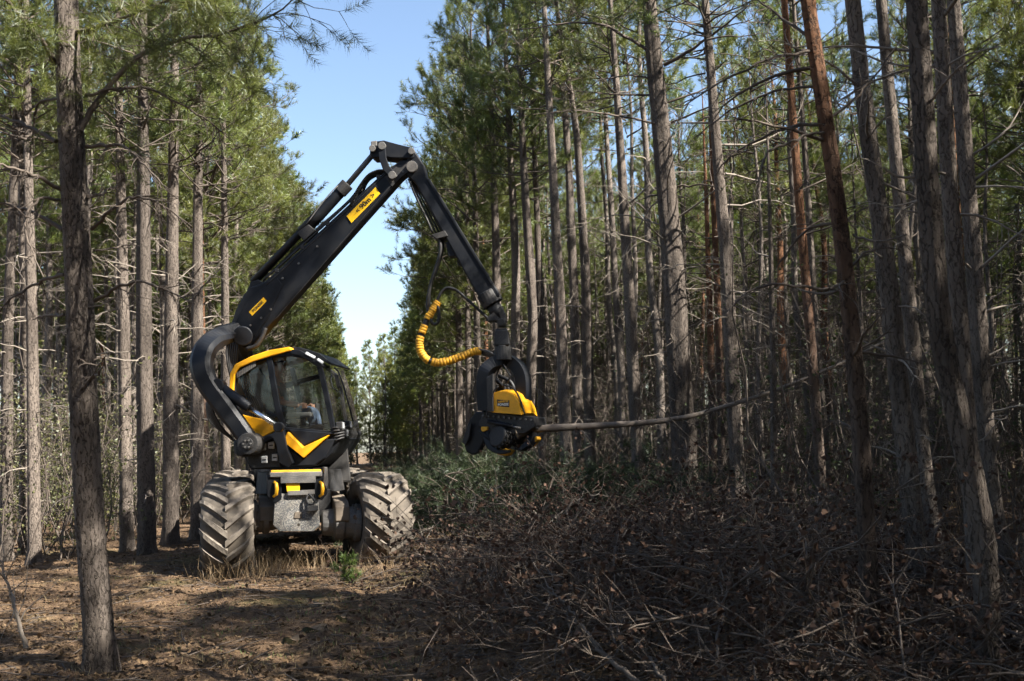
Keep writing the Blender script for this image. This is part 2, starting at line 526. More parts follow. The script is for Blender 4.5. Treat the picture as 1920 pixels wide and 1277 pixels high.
def dead_branches(mb, g, path, rad, z0, z1, dens, longest=1.6, m=1, dirs=None):
    """whorls of bare dead branches with side twigs on a stem"""
    tw, twr, main, mainr = [], [], [], []
    z = z0
    while z < z1:
        c = np.array([np.interp(z, path[:, 2], path[:, a]) for a in range(3)])
        r = np.interp(z, path[:, 2], rad)
        for q in range(g.integers(2, 6)):
            if g.random() > dens:
                continue
            a = g.uniform(0, 2 * math.pi) if dirs is None else g.normal(dirs, 0.9)
            grow = min(1.0, 0.25 + (z - z0) / max(z1 - z0, 0.1) * 1.0)
            L = longest * g.uniform(0.25, 1.0) ** 1.3 * grow + 0.15
            d = np.array([math.cos(a), math.sin(a), g.uniform(-0.1, 0.55)])
            zz = c + np.array([0, 0, g.uniform(-0.08, 0.08)])
            P = limb(g, zz + d * np.array([r, r, 0]) * 0.5, d, L, 7, -0.10 if g.random() < 0.6 else 0.05, 0.13)
            r0 = g.uniform(0.009, 0.017) * (0.6 + 0.5 * L)
            main.append(P)
            mainr.append(np.linspace(r0, 0.003, 7))
            for s in range(int(2 + L * 5)):
                j = g.integers(1, 6)
                f = g.random()
                b = P[j] * (1 - f) + P[min(j + 1, 6)] * f
                dd = nrm(P[min(j + 1, 6)] - P[j]) + g.normal(0, 0.65, 3) + np.array([0, 0, -0.15])
                ll = L * g.uniform(0.12, 0.4)
                tw.append(limb(g, b, dd, ll, 4, -0.08, 0.2))
                twr.append(np.linspace(0.0045, 0.0018, 4) * g.uniform(0.8, 1.3))
        z += g.uniform(0.32, 0.6)
    if main:
        mb.tubes(np.array(main), np.array(mainr), 5, m)
    if tw:
        mb.tubes(np.array(tw), np.array(twr), 3, m)

def stem_radius(z, H, r0, flare=0.28):
    return r0 * np.clip(1 - (np.clip(z, 0, None) / H) ** 1.5, 0.02, 1) ** 0.85 + flare * r0 * np.exp(-np.clip(z, 0, None) / 0.22)

def trunk_mesh(name, seed, H, r0, path=None, dead=(1.0, 6.2, 0.55, 1.5), sides=14, mats=None, rough=0.035, step=0.35, twigs=True):
    g = np.random.default_rng(seed)
    mb = MB()
    if path is None:
        z = np.concatenate([[-0.25, 0, 0.12, 0.3], np.arange(0.6, H, step), [H]])
        a1, a2 = g.uniform(0, 6.28, 2)
        am = g.uniform(0.04, 0.13)
        path = np.stack([am * np.sin(z * 0.55 + a1) + 0.04 * np.sin(z * 1.7 + a2) - am * math.sin(a1) - 0.04 * math.sin(a2),
                         am * np.cos(z * 0.48 + a2) + 0.04 * np.sin(z * 1.5 + a1) - am * math.cos(a2) - 0.04 * math.sin(a1), z], -1)
    rad = stem_radius(path[:, 2], H, r0)
    k = len(path)
    a = np.arange(sides) * 2 * math.pi / sides
    lob = 1 + 0.05 * np.sin(a * 3 + g.uniform(0, 6)) + 0.04 * np.sin(a * 5 + g.uniform(0, 6))
    rr = rad[:, None] * (lob[None] + g.normal(0, rough, (k, sides)))
    fl = np.exp(-np.clip(path[:, 2], 0, None) / 0.16)[:, None]
    rr = rr * (1 + fl * 0.22 * np.sin(a * 4 + g.uniform(0, 6))[None])
    V = np.stack([path[:, 0, None] + rr * np.cos(a), path[:, 1, None] + rr * np.sin(a), np.repeat(path[:, 2:3], sides, 1)], -1).reshape(-1, 3)
    i = np.arange(k - 1)[:, None] * sides
    j = np.arange(sides)[None]
    mb.add(V, np.stack([i + j, i + (j + 1) % sides, i + sides + (j + 1) % sides, i + sides + j], -1).reshape(-1, 4), 0, True)
    if twigs:
        dead_branches(mb, g, path, rad, *dead)
    return mb.mesh(name, mats or [M['bark'], M['twig_pale']]), path, rad

def crown_mesh(name, seed, H=13.0, cb=6.0, lmax=2.1, nn=52, width=0.009, length=0.13, bias=0.0, low=0.0, sh=1.0, nm='needle'):
    """live branches with needle shoots; axis at x=y=0. bias > 0: longer and lower towards +X (the open ride)"""
    g = np.random.default_rng(seed)
    mb = MB()
    br, brr, la, lar, O, D, L = [], [], [], [], [], [], []
    z = cb - low
    while z < H - 0.15:
        t = np.clip((z - cb) / (H - cb), 0, 1)
        prof = (1 - t) ** 0.62 * (0.62 + 0.38 * min(1, t / 0.2))
        for q in range(g.integers(4, 7)):
            a = g.uniform(-math.pi, math.pi)
            face = math.cos(a)
            if z < cb and (face < 0.1 or g.random() < 0.35):
                continue
            if g.random() < 0.12:
                continue
            ln = lmax * prof * g.uniform(0.6, 1.1) * (1 + bias * max(0, face) * (1 - t)) + 0.15
            el = 0.15 + 0.75 * t + g.normal(0, 0.12)
            d = np.array([math.cos(a) * math.cos(el), math.sin(a) * math.cos(el), math.sin(el)])
            P = limb(g, (0, 0, z + g.uniform(-0.12, 0.12)), d, ln, 7, 0.03, 0.15)
            br.append(P)
            brr.append(np.linspace(0.009 + 0.008 * ln, 0.003, 7))
            nl = int(3 + ln * 4.5 * sh)
            for s in range(nl):
                f = g.uniform(0.45, 1.0)
                j = min(int(f * 6), 5)
                b = P[j] * (1 - (f * 6 - j)) + P[j + 1] * (f * 6 - j)
                ax = nrm(P[j + 1] - P[j])
                dd = nrm(ax * 0.9 + g.normal(0, 0.62, 3) + np.array([0, 0, 0.22]))
                ll = max(0.12, ln * (1.05 - f) * g.uniform(0.25, 0.6))
                Q = limb(g, b, dd, ll, 4, 0.08, 0.12)
                la.append(Q)
                lar.append(np.linspace(0.006, 0.003, 4))
                for e in range(1 + int(ll * 3.2)):
                    jj = 3 if e == 0 else g.integers(1, 4)
                    O.append(Q[jj])
                    D.append(nrm(nrm(Q[3] - Q[2]) + g.normal(0, 0.4, 3) + np.array([0, 0, 0.6])))
                    L.append(g.uniform(0.22, 0.42))
            for e in range(2):
                O.append(P[6])
                D.append(nrm(nrm(P[6] - P[5]) + g.normal(0, 0.3, 3) + np.array([0, 0, 0.4])))
                L.append(g.uniform(0.2, 0.32))
        z += g.uniform(0.30, 0.5)
    for e in range(5):
        O.append(np.array([0, 0, H - 0.1 * e]))
        D.append(nrm(np.array([g.normal(0, .3), g.normal(0, .3), 1])))
        L.append(0.3)
    O, D, L = np.array(O), np.array(D), np.array(L)
    needles(mb, O, D, L, nn, length, width, 0, seed + 50)
    mb.tubes(np.stack([O, O + D * L[:, None] * 0.5, O + D * L[:, None]], 1), np.tile([[0.005, 0.004, 0.003]], (len(O), 1)), 3, 1)
    mb.tubes(np.array(br), np.array(brr), 5, 1)
    mb.tubes(np.array(la), np.array(lar), 3, 1)
    return mb.mesh(name, [M[nm], M['branch_wood']])

HT = 13.0
NT, NC = 7, 4
TRUNKS = [trunk_mesh('trunk', 100 + i, HT, 0.135, dead=(0.8, 7.2, 0.75, 1.7))[0] for i in range(NT)]
TRUNKS_OR = [trunk_mesh('trunk', 150 + i, HT, 0.125, dead=(1.4, 6.6, 0.5, 1.5), mats=[M['bark_orange'], M['twig']])[0] for i in range(2)]
CR_NEAR = [crown_mesh('crown', 200 + i, cb=7.0, lmax=1.8, nn=52, sh=0.8) for i in range(NC)]
CR_THIN = [crown_mesh('crown', 210 + i, cb=8.2, lmax=1.5, nn=52, sh=0.6) for i in range(3)]
CR_EDGE = [crown_mesh('crown', 220 + i, cb=5.8, low=1.6, lmax=2.1, bias=0.4, nn=56, sh=0.95) for i in range(3)]
CR_FAR = [crown_mesh('crown', 240 + i, cb=6.2, lmax=1.9, sh=0.9, nn=22, width=0.022, length=0.16) for i in range(2)]
CR_FAR_EDGE = [crown_mesh('crown', 260 + i, cb=6.0, low=1.4, lmax=2.0, bias=0.35, sh=0.9, nn=22, width=0.024, length=0.17) for i in range(2)]
CR_LOW = [crown_mesh('crown', 280 + i, cb=2.0, lmax=2.1, nn=14, width=0.034, length=0.2, nm='needle_sunlit') for i in range(2)]

PLACED = []          # (x, y) of every pine, to keep them apart
ORD = ['first', 'second', 'third', 'fourth', 'fifth', 'sixth', 'seventh', 'eighth', 'ninth', 'tenth', 'eleventh', 'twelfth',
       'thirteenth', 'fourteenth', 'fifteenth', 'sixteenth', 'seventeenth', 'eighteenth', 'nineteenth', 'twentieth']
ORD += ['%s-%s' % (t, o) for t in ('twenty', 'thirty', 'forty') for o in ORD[:9]]

def pine(x, y, label, group, trunk=None, crown=None, h=1.0, thick=1.0, rot=None, crot=None, lean=(0, 0), cat='pine tree'):
    e = empty('pine_tree', (x, y, float(gz(x, y)) - 0.02))
    tag(e, label, cat, group)
    t = link('trunk', trunk, e)
    t.rotation_euler = (0, 0, rng.uniform(0, 6.28) if rot is None else rot)
    t.scale = (thick, thick, h)
    if crown is not None:
        c = link('crown', crown, e)
        c.rotation_euler = (0, 0, rng.uniform(0, 6.28) if crot is None else crot)
        c.scale = (h, h, h)
    e.rotation_euler = (lean[0], lean[1], 0)
    PLACED.append((x, y))
    return e

# --- pines traced one by one from the photograph: (points of the stem's centre line, depth, width in px at mid height, ...)
def traced(pts, depth, wpx, label, H=12.5, orange=False, crown=True, dead=(1.0, 5.5, 0.5, 1.4), sides=24, step=0.12, cat='pine tree', rough=0.03, seed=None, edge=None):
    """a pine whose stem follows its centre line in the photograph at its own depth"""
    seed = len(PLACED) + 900 if seed is None else seed
    W = np.array([at(px, py, depth) for px, py in sorted(pts, key=lambda p: -p[1])])
    W = W[np.argsort(W[:, 2])]
    # down to the ground, up to the tip
    g0 = W[0] + (W[1] - W[0]) * min(0.6, 1.0) * 0
    dz = W[0][2] - float(gz(W[0][0], W[0][1]))
    slope = (W[1] - W[0]) / max(W[1][2] - W[0][2], 0.05)
    base = W[0] - slope * dz
    tips = (W[-1] - W[-2]) / max(W[-1][2] - W[-2][2], 0.05)
    zs = np.concatenate([[-0.25], np.arange(0, 0.6, 0.06), np.arange(0.6, min(5.5, H), step), np.arange(5.5, H, 0.4), [H]])
    zk = np.concatenate([[base[2] - 0.3, base[2]], W[:, 2], [W[-1][2] + 2, H]])
    xk = np.concatenate([[base[0], base[0]], W[:, 0], [W[-1][0] + tips[0] * 1.5, W[-1][0] + tips[0] * 2.2]])
    yk = np.concatenate([[base[1], base[1]], W[:, 1], [W[-1][1] + tips[1] * 1.5, W[-1][1] + tips[1] * 2.2]])
    o = np.argsort(zk)
    zk, xk, yk = zk[o], xk[o], yk[o]
    def sm(z, v):
        w = np.array([0.1, 0.2, 0.4, 0.2, 0.1])
        return sum(wi * np.interp(z + dzz, zk, v) for wi, dzz in zip(w, (-0.5, -0.25, 0, 0.25, 0.5)))
    zw = zs + base[2]
    path = np.stack([sm(zw, xk) - base[0], sm(zw, yk) - base[1], zs], -1)
    path[:, :2] -= np.array([np.interp(0, zs, path[:, 0]), np.interp(0, zs, path[:, 1])])
    _sp = sorted(pts, key=lambda p: p[1])
    zm = at(np.interp(520, [p[1] for p in _sp], [p[0] for p in _sp]), 520, depth)[2] - base[2]
    r0 = 0.45 * wpx / FPX * depth / max(0.2, (1 - (zm / H) ** 1.5)) ** 0.85
    me, path, rad = trunk_mesh('trunk', seed, H, r0, path, dead, sides, [M['bark_orange'] if orange else M['bark_fine'], M['twig'] if orange else M['twig_pale']], rough)
    e = empty('pine_tree', tuple(base))
    tag(e, label, cat, None)
    link('trunk', me, e)
    if crown:
        c = link('crown', (CR_EDGE[seed % 3] if edge is not None and depth > 32.5 else (CR_NEAR[seed % NC] if edge is not None and depth > 27.5 else CR_THIN[seed % 3]) if W[0][0] > 0 and depth > 20 else (CR_NEAR[seed % NC] if W[0][0] < 0 and depth > 12 else CR_THIN[seed % 3])), e)
        zc = 9.0
        hs = H / 13.0
        c.scale = (hs, hs, hs)
        c.location = (np.interp(zc, path[:, 2], path[:, 0]), np.interp(zc, path[:, 2], path[:, 1]), 0.0)
        c.rotation_euler = (0, 0, rng.uniform(0, 6.28) if edge is None else edge)
    PLACED.append((base[0], base[1]))
    return e, base, path, rad

L0 = traced([(186, 1235), (165, 1000), (150, 700), (148, 600), (140, 450), (125, 150), (120, 0)], 8.45, 53,
            'dark thick-barked pine standing alone in the foreground left of the machine', H=13.5, sides=64, step=0.035, rough=0.028, dead=(0.9, 4.2, 0.16, 0.5))
traced([(12, 1030), (14, 640), (30, 250)], 18.5, 20, 'pale pine trunk at the very left edge of the picture')
traced([(64, 1045), (60, 640), (52, 300)], 17.5, 21, 'pale twin pine, front stem of the pair beside the foreground trunk')
traced([(45, 1020), (46, 640), (40, 300)], 19.6, 16, 'pale twin pine, rear stem of the pair beside the foreground trunk')
traced([(238, 1025), (232, 600), (224, 250)], 19.4, 22, 'slim grey pine just right of the foreground trunk', edge=0.2)
traced([(276, 1040), (270, 640), (268, 150)], 18.3, 29, 'straight grey pine with sun patches between two slimmer pines', edge=-0.2, dead=(1.0, 5.5, 0.45, 1.4))
traced([(320, 1020), (320, 640), (326, 250)], 19.8, 26, 'straight grey pine third along from the foreground trunk', edge=0.3)
traced([(371, 1005), (370, 640), (372, 250)], 21.2, 22, 'grey pine rising directly behind the crane arm and near wheel', edge=0)
traced([(424, 960), (422, 500), (420, 300)], 25.0, 15, 'slim pine partly hidden behind the curved crane arm', edge=0.1)

R0 = traced([(1290, 985), (1277, 750), (1262, 500), (1240, 250), (1216, 0)], 18.3, 45,
       'stout grey pine, thickest trunk behind the held stem, sunlit on one side', H=14, dead=(2.2, 7.0, 0.6, 2.2), edge=3.1, sides=32, step=0.08)
traced([(1197, 885), (1176, 500), (1155, 150), (1146, 30)], 23.0, 22, 'pale slender pine next to the stout trunk, nearer the machine head', H=13.5, dead=(2, 7, 0.6, 1.7), edge=3.0)
traced([(1387, 970), (1362, 500), (1340, 230), (1322, 0)], 17.5, 26, 'grey pine one step right of the stout sunlit trunk', dead=(2, 7, 0.6, 2.0), edge=2.6)
traced([(1108, 890), (1098, 500), (1082, 250), (1042, 0)], 26.0, 19, 'slim pine, right one of the pair beyond the yellow felling head', edge=3.1, H=15)
traced([(1086, 885), (1078, 600), (1066, 300), (1048, 60)], 27.0, 18, 'slim pine, left one of the pair beyond the yellow felling head', edge=3.3, H=15.5)
traced([(1064, 890), (1052, 600), (1036, 300), (1025, 100)], 25.0, 21, 'grey pine just right of the felling head, trunk in part shade', edge=3.1, H=15)
traced([(1018, 890), (1014, 600), (1003, 300)], 29.5, 14, 'thin dark pine rising behind the yellow cover of the felling head', edge=3.1, H=15)
traced([(985, 930), (1000, 600), (984, 350), (975, 150)], 28.0, 19, 'pale pine rising right beside the hanging bracket of the felling head', edge=3.1, H=15)
traced([(962, 930), (968, 500), (955, 250)], 30.0, 18, 'pale pine directly behind the rotator of the felling head', edge=3.0, H=16)
traced([(935, 925), (930, 450), (917, 120)], 31.0, 17, 'pine crossing behind the lower end of the crane stick', edge=3.2, H=16)

for pts_, d_, w_, lab_ in (([(898, 900), (893, 450), (885, 120)], 33.0, 13, 'slender pine seen just above the looped yellow hose'),
                           ([(880, 890), (876, 450), (868, 120)], 37.0, 11, 'slender pine crossing behind the crane stick and hoses'),
                           ([(862, 880), (858, 450), (850, 120)], 39.0, 11, 'pine with long boughs reaching out beside the crane knee')):
    traced(pts_, d_, w_, lab_, H=15.5, edge=3.14 + 0.2 * math.sin(d_), step=0.3, sides=12)
R6 = traced([(1640, 1262), (1625, 1000), (1610, 760), (1585, 500), (1560, 300), (1535, 140), (1514, 0)], 7.4, 34,
       'leaning pine with orange upper bark, dark at its foot in the foreground', H=11.5, orange=True, dead=(1.6, 5.0, 0.45, 1.3), sides=40, step=0.06)
traced([(1850, 1255), (1862, 1120), (1846, 960), (1806, 800), (1768, 640), (1748, 400), (1724, 0)], 6.7, 46,
       'thick bent pine in the foreground with a sunlit streak down its lower trunk', H=12, sides=48, step=0.05, dead=(2.2, 4.6, 0.2, 0.8))
traced([(1835, 1150), (1822, 900), (1800, 600), (1780, 350), (1765, 80)], 8.6, 34, 'shaded pine standing close behind the thick bent pine', dead=(1.4, 5, 0.35, 1.1))
traced([(1726, 1100), (1704, 900), (1662, 500), (1620, 200), (1598, 0)], 10.2, 38, 'dark leaning pine between the orange-barked pine and the bent pine', dead=(1.4, 5, 0.45, 1.2))
traced([(1752, 1030), (1730, 880), (1692, 450), (1668, 200), (1650, 0)], 13.0, 28, 'sun-flecked pine just behind the dark leaning pine', dead=(1.6, 5.5, 0.5, 1.3))
traced([(1880, 1060), (1852, 900), (1826, 500), (1806, 260), (1786, 0)], 11.2, 33, 'pine with a sunlit upper trunk right of the bent pine', dead=(1.4, 5, 0.5, 1.8))
traced([(1546, 1010), (1525, 700), (1500, 400), (1470, 0)], 15.2, 19, 'thin pink-grey pine left of the orange-barked pine', dead=(1.4, 6, 0.5, 1.3), orange=True)
traced([(1556, 960), (1528, 600), (1510, 300), (1496, 120)], 19.0, 14, 'very thin pine close behind the thin pink-grey pine', dead=(1.4, 6, 0.5, 1.3))
traced([(1453, 985), (1450, 700), (1446, 480)], 16.5, 10, 'pole-thin young pine standing alone among the brush', H=7.5, dead=(1.2, 5, 0.5, 0.9), crown=False)
traced([(1338, 960), (1334, 700), (1325, 400)], 22.0, 11, 'thin orange-stemmed pine between two grey trunks', H=9, orange=True, dead=(1.5, 6, 0.5, 0.9), crown=False)

# --- the long curved dead branches of the two big pines, one part each
def branch_part(e, base, pts, depth, r0, seed, mat_=None, twigs=10, droop=-0.1, d_end=None, green=0):
    g = np.random.default_rng(seed)
    n = len(pts)
    de = depth if d_end is None else d_end
    P = np.array([at(px, py, depth + (de - depth) * i / (n - 1)) for i, (px, py) in enumerate(pts)])
    t = np.linspace(0, n - 1, n * 4)
    Q = np.stack([np.interp(t, np.arange(n), P[:, a]) for a in range(3)], -1)
    Q[1:-1] = (Q[:-2] + 2 * Q[1:-1] + Q[2:]) / 4
    Q[1:-1] = (Q[:-2] + 2 * Q[1:-1] + Q[2:]) / 4
    Q[1:-1] += g.normal(0, 0.006, Q[1:-1].shape)
    Q = Q - np.asarray(base)
    mb = MB().tube(Q, np.linspace(r0, 0.004, len(Q)), 7)
    tw, tr = [], []
    LL = np.linalg.norm(np.diff(Q, axis=0), axis=1).sum()
    for k in range(twigs):
        j = g.integers(3, len(Q) - 1)
        ax = nrm(Q[j] - Q[j - 1])
        ln = LL * g.uniform(0.08, 0.3)
        T = limb(g, Q[j], ax * 0.6 + g.normal(0, 0.6, 3) + np.array([0, 0, droop * 3]), ln, 6, droop, 0.16)
        tw.append(T)
        tr.append(np.linspace(0.0055, 0.0018, 6))
        for q in range(2):
            jj = g.integers(1, 5)
            T2 = limb(g, T[jj], nrm(T[jj] - T[jj - 1]) + g.normal(0, 0.6, 3), ln * 0.45, 6, droop, 0.16)
            tw.append(T2)
            tr.append(np.linspace(0.0035, 0.0014, 6))
    if tw:
        mb.tubes(np.array(tw), np.array(tr), 3)
    if green:
        O = np.array([t_[-1] for t_ in tw[::1]])
        D = np.array([nrm(t_[-1] - t_[-2]) + np.array([0, 0, 0.3]) for t_ in tw])
        sel = g.random(len(O)) < green
        needles(mb, O[sel] - nrm(D[sel]) * 0.1, D[sel], np.full(sel.sum(), 0.26), 70, 0.11, 0.004, 1, seed)
    return mb.build('branch', [mat_ or M['twig'], M['needle']], e)

for k, (pts, r, nt_) in enumerate([
        ([(150, 245), (182, 188), (250, 108), (326, 73), (426, 63), (526, 22), (570, -25)], 0.026, 26),
        ([(145, 60), (215, 40), (320, 0), (400, -40)], 0.020, 18),
        ([(160, 178), (232, 165), (272, 160), (330, 190), (410, 235), (412, 270)], 0.014, 16),
        ([(162, 275), (230, 272), (262, 300), (318, 355)], 0.016, 12),
        ([(166, 368), (190, 365), (238, 333)], 0.016, 8), ([(172, 430), (215, 388), (256, 366), (300, 380), (360, 425)], 0.015, 14),
        ([(176, 470), (225, 462), (245, 466)], 0.010, 5), ([(178, 565), (212, 540), (262, 526), (310, 542), (366, 570)], 0.016, 10),
        ([(105, 265), (50, 235), (0, 215), (-60, 210)], 0.018, 10), ([(115, 355), (60, 325), (0, 310), (-50, 300)], 0.017, 10),
        ([(118, 432), (60, 395), (0, 380), (-60, 385)], 0.018, 10), ([(104, 120), (70, 65), (10, 0), (-30, -50)], 0.022, 12),
        ([(120, 515), (70, 530), (20, 560), (-20, 600)], 0.015, 10), ([(112, 375), (75, 370), (42, 410), (60, 470), (82, 520)], 0.013, 10),
        ([(110, 185), (70, 190), (62, 240), (55, 300)], 0.012, 8), ([(170, 710), (185, 700), (200, 665)], 0.012, 2),
        ([(120, 590), (85, 590), (60, 600)], 0.012, 2), ([(150, 735), (165, 715), (196, 668)], 0.010, 2)]):
    branch_part(L0[0], L0[1], pts, 8.45, r, 300 + k, twigs=int(nt_ * 1.7), d_end=8.45 + (-1) ** k * 0.6, green=0.75 if k in (0, 1, 11) else 0)

for k, (pts, r, nt_) in enumerate([
        ([(1548, 232), (1480, 236), (1420, 262), (1370, 290), (1340, 330)], 0.013, 16), ([(1550, 246), (1500, 256), (1440, 282), (1425, 320), (1422, 365)], 0.011, 12),
        ([(1545, 230), (1600, 190), (1650, 130), (1700, 60)], 0.012, 12), ([(1590, 520), (1560, 545), (1500, 535), (1430, 533), (1385, 560), (1362, 590)], 0.013, 6),
        ([(1520, 70), (1450, 20), (1380, -20)], 0.012, 12), ([(1525, 95), (1440, 110), (1340, 160), (1280, 200)], 0.012, 16),
        ([(1535, 160), (1450, 170), (1370, 205), (1300, 260)], 0.011, 16), ([(1600, 440), (1650, 455), (1700, 440)], 0.010, 6)]):
    branch_part(R6[0], R6[1], pts, 7.4, r, 340 + k, twigs=nt_, d_end=7.4 + (-1) ** k * 0.5)
for k, (pts, r, nt_) in enumerate([
        ([(1243, 115), (1200, 85), (1140, 48), (1090, 40), (1000, 52), (930, 60)], 0.036, 22), ([(1245, 122), (1300, 92), (1380, 30), (1440, -20)], 0.034, 16),
        ([(1250, 180), (1130, 176), (1060, 168)], 0.022, 14), ([(1256, 238), (1150, 214), (1080, 206), (1000, 215)], 0.022, 16),
        ([(1252, 192), (1330, 165), (1400, 110)], 0.022, 12), ([(1258, 230), (1340, 196), (1420, 160)], 0.020, 12),
        ([(1262, 360), (1215, 368), (1180, 385)], 0.020, 8), ([(1270, 350), (1330, 345), (1380, 370)], 0.018, 8),
        ([(1240, 150), (1180, 140), (1120, 150), (1060, 200)], 0.018, 12)]):
    branch_part(R0[0], R0[1], pts, 18.3, r, 360 + k, twigs=nt_, d_end=18.3 - 0.9 * (k % 2))

# --- the rest of the planted rows
tree_rows = {}
def try_rows():
    spots = []
    for side, x0, sgn in (('left', -3.75, -1), ('right', 4.3, 1)):
        for row in range(9):
            for k in range(56):
                x = x0 + sgn * (row * 2.35 + rng.normal(0, 0.22))
                y = 8.0 + k * 2.15 + rng.normal(0, 0.35) + (row % 2) * 1.0
                if side == 'right' and row == 0 and y < 26: continue
                if side == 'left' and row == 0 and y < 23: continue
                px, py, z = to_px((x, y, 1.5))
                if z < 9 or px < -60 or px > 1990: continue
                if row >= 3 and y > 62: continue
                if row >= 2 and y > 80: continue
                if side == 'right' and y < 15 and px > 1300: continue
                spots.append((side, row, x, y))
    return spots
PLACED0 = list(PLACED)
counts = {}
n_thing = 0
far_points = []      # pines beyond the count: one mass
for side, row, x, y in try_rows():
    if any((x - a) ** 2 + (y - b) ** 2 < 1.5 for a, b in PLACED):
        continue
    dist = math.hypot(x, y)
    if dist > 78 or (row >= 2 and dist > 50) or (row >= 5 and dist > 38):
        far_points.append((x, y, side, row))
        continue
    c = counts[(side, row)] = counts.get((side, row), 0) + 1
    edge = row == 0
    far = dist > 40
    cr = (CR_FAR_EDGE if edge else CR_FAR) if far else (CR_EDGE if edge else CR_NEAR)
    if side == 'right' and row > 0 and rng.random() < (0.85 if row == 1 else 0.35):
        cr = CR_THIN
    toride = 0.0 if side == 'left' else math.pi
    org = rng.random() < 0.1
    where = 'front row' if row == 0 else ORD[row] + ' row'
    lab = '%s pine, %s trunk going back, %s %s of the ride' % ('orange-barked' if org else 'grey-barked', ORD[c - 1], where, side)
    pine(x, y, lab, 'planted pines %s of the ride' % side,
         TRUNKS_OR[rng.integers(2)] if org else TRUNKS[rng.integers(NT)], cr[rng.integers(len(cr))],
         rng.uniform(0.92, 1.14) if side == 'left' else rng.uniform(0.98, 1.26) if row < 2 and y < 85 else rng.uniform(0.78, 0.98), rng.uniform(0.45, 0.85), None, toride + rng.normal(0, 0.5) if edge else None,
         (rng.normal(0, 0.014), rng.normal(0, 0.014)))
    n_thing += 1

# --- thin bare poles standing among the pines of the dark stand
POLES = [trunk_mesh('trunk', 170 + i, 8.0, 0.045, dead=(0.6, 7.6, 0.8, 1.0), sides=7, mats=[M['bark'], M['twig']])[0] for i in range(4)]
_pl = []
while len(_pl) < 80:
    x, y = rng.uniform(6.0, 24), rng.uniform(15.5, 38)
    px, py, z = to_px((x, y, 1.5))
    if 960 < px < 1935 and not any((x - a) ** 2 + (y - b) ** 2 < 0.5 for a, b in PLACED + [q[1:3] for q in _pl]):
        _pl.append((px, x, y))
ORD2 = ORD + ['fiftieth'] + ['fifty-' + o for o in ORD[:9]] + ['sixtieth'] + ['sixty-' + o for o in ORD[:9]] + ['seventieth'] + ['seventy-' + o for o in ORD[:9]] + ['eightieth']
ORD2 = ORD[:29] + ['thirtieth'] + ORD[29:38] + ['fortieth'] + ORD[38:47] + ORD2[47:]
for k, (px, x, y) in enumerate(sorted(_pl)):
    e = pine(x, y, 'thin bare young pine in the dark stand, %s going right from the felling head' % ORD2[k], 'thin bare poles in the dark stand',
             POLES[k % 4], None, rng.uniform(0.7, 1.25), rng.uniform(0.6, 1.3), None, None, (rng.normal(0, 0.04), rng.normal(0, 0.04)))

# pines that close the far end of the ride, one by one
_end = sorted([(-10 + (k % 13) * 1.5 + rng.normal(0, 0.4) + 0.5 * (k // 13), 116 + 8 * (k // 13) + rng.uniform(-3, 3)) for k in range(39) if not (k < 26 and -3.2 < -10 + (k % 13) * 1.5 < 1.5)], key=lambda p: p[0] / p[1])
for k, (x, y) in enumerate(_end):
    pine(x, y, 'distant pine closing the far end of the ride, %s counted from the left' % ORD[k], 'pines closing the far end of the ride', TRUNKS[rng.integers(NT)],
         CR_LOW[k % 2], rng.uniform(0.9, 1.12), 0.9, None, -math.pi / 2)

for k in range(16):
    sd_ = 'left' if k < 10 else 'right'
    x, y = (-2.9 + rng.normal(0, 0.25), 68 + k * 5.0) if k < 10 else (3.6 + rng.normal(0, 0.2), 86 + (k - 10) * 5.5)
    pine(x, y, 'young pine coloured sunlit yellow-green on the %s edge of the far ride, %s going back' % (sd_, ORD[k if k < 10 else k - 10]), 'young pines edging the far ride',
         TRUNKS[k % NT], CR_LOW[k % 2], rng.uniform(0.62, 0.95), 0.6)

# --- the mass of pines beyond and all round, which nobody could count
for side, x0, sgn in (('left', -3.75, -1), ('right', 5.3, 1)):
    for row in range(2, 16):
        for k in range(40):
            x = x0 + sgn * (row * 2.4 + rng.normal(0, 0.3))
            y = 40 + k * 2.4 + rng.normal(0, 0.4)
            if math.hypot(x, y) < 50 and row < 5: continue
            if row > 8 and y > 80: continue
            if row > 4 and rng.random() < 0.7: continue
            px, py, z = to_px((x, y, 1.5))
            if px < -100 or px > 2050: continue
            if any((x - a) ** 2 + (y - b) ** 2 < 1.4 for a, b in PLACED): continue
            if any((x - a) ** 2 + (y - b) ** 2 < 1.4 for a, b, *_ in far_points): continue
            far_points.append((x, y, side, row))
# unseen pines beside and behind the camera, added and spaced to shape sun and shade
SHADE = []
for row in range(16):
    for k in range(29):
        x = 5.6 + row * 2.1 + rng.normal(0, 0.3)
        y = -22 + k * 2.0 + rng.normal(0, 0.4)
        px, py, z = to_px((x, y, 2.0))
        if z > 0.5 and px < 2080: continue
        if any((x - a) ** 2 + (y - b) ** 2 < 1.6 for a, b in PLACED): continue
        skip = 0.74 if x < 7.4 else 0.4 if y < -7 else (0.72 if x < 9.7 else 0.0) if y < 8.5 else (0.08 if y < 11.5 else 0.5) if x < 15 else 0.05
        if rng.random() < skip or (x < 10.8 and 7.6 < y < 13.5): continue
        SHADE.append((x, y, 'right', 1))
for k in range(110):
    x, y = -14 + (k % 10) * 2.2 + rng.normal(0, 0.3), -24 + (k // 10) * 2.6 + rng.normal(0, 0.3)
    if x > -3.4 and y > -7: continue
    px, py, z = to_px((x, y, 2.0))
    if z > 0.5 and px > -150: continue
    SHADE.append((x, y, 'left', 1))

SHADE += [(6.0, 3.5, 'right', 1)]  # one more unseen pine, set to shade the upper trunk of the foreground pine

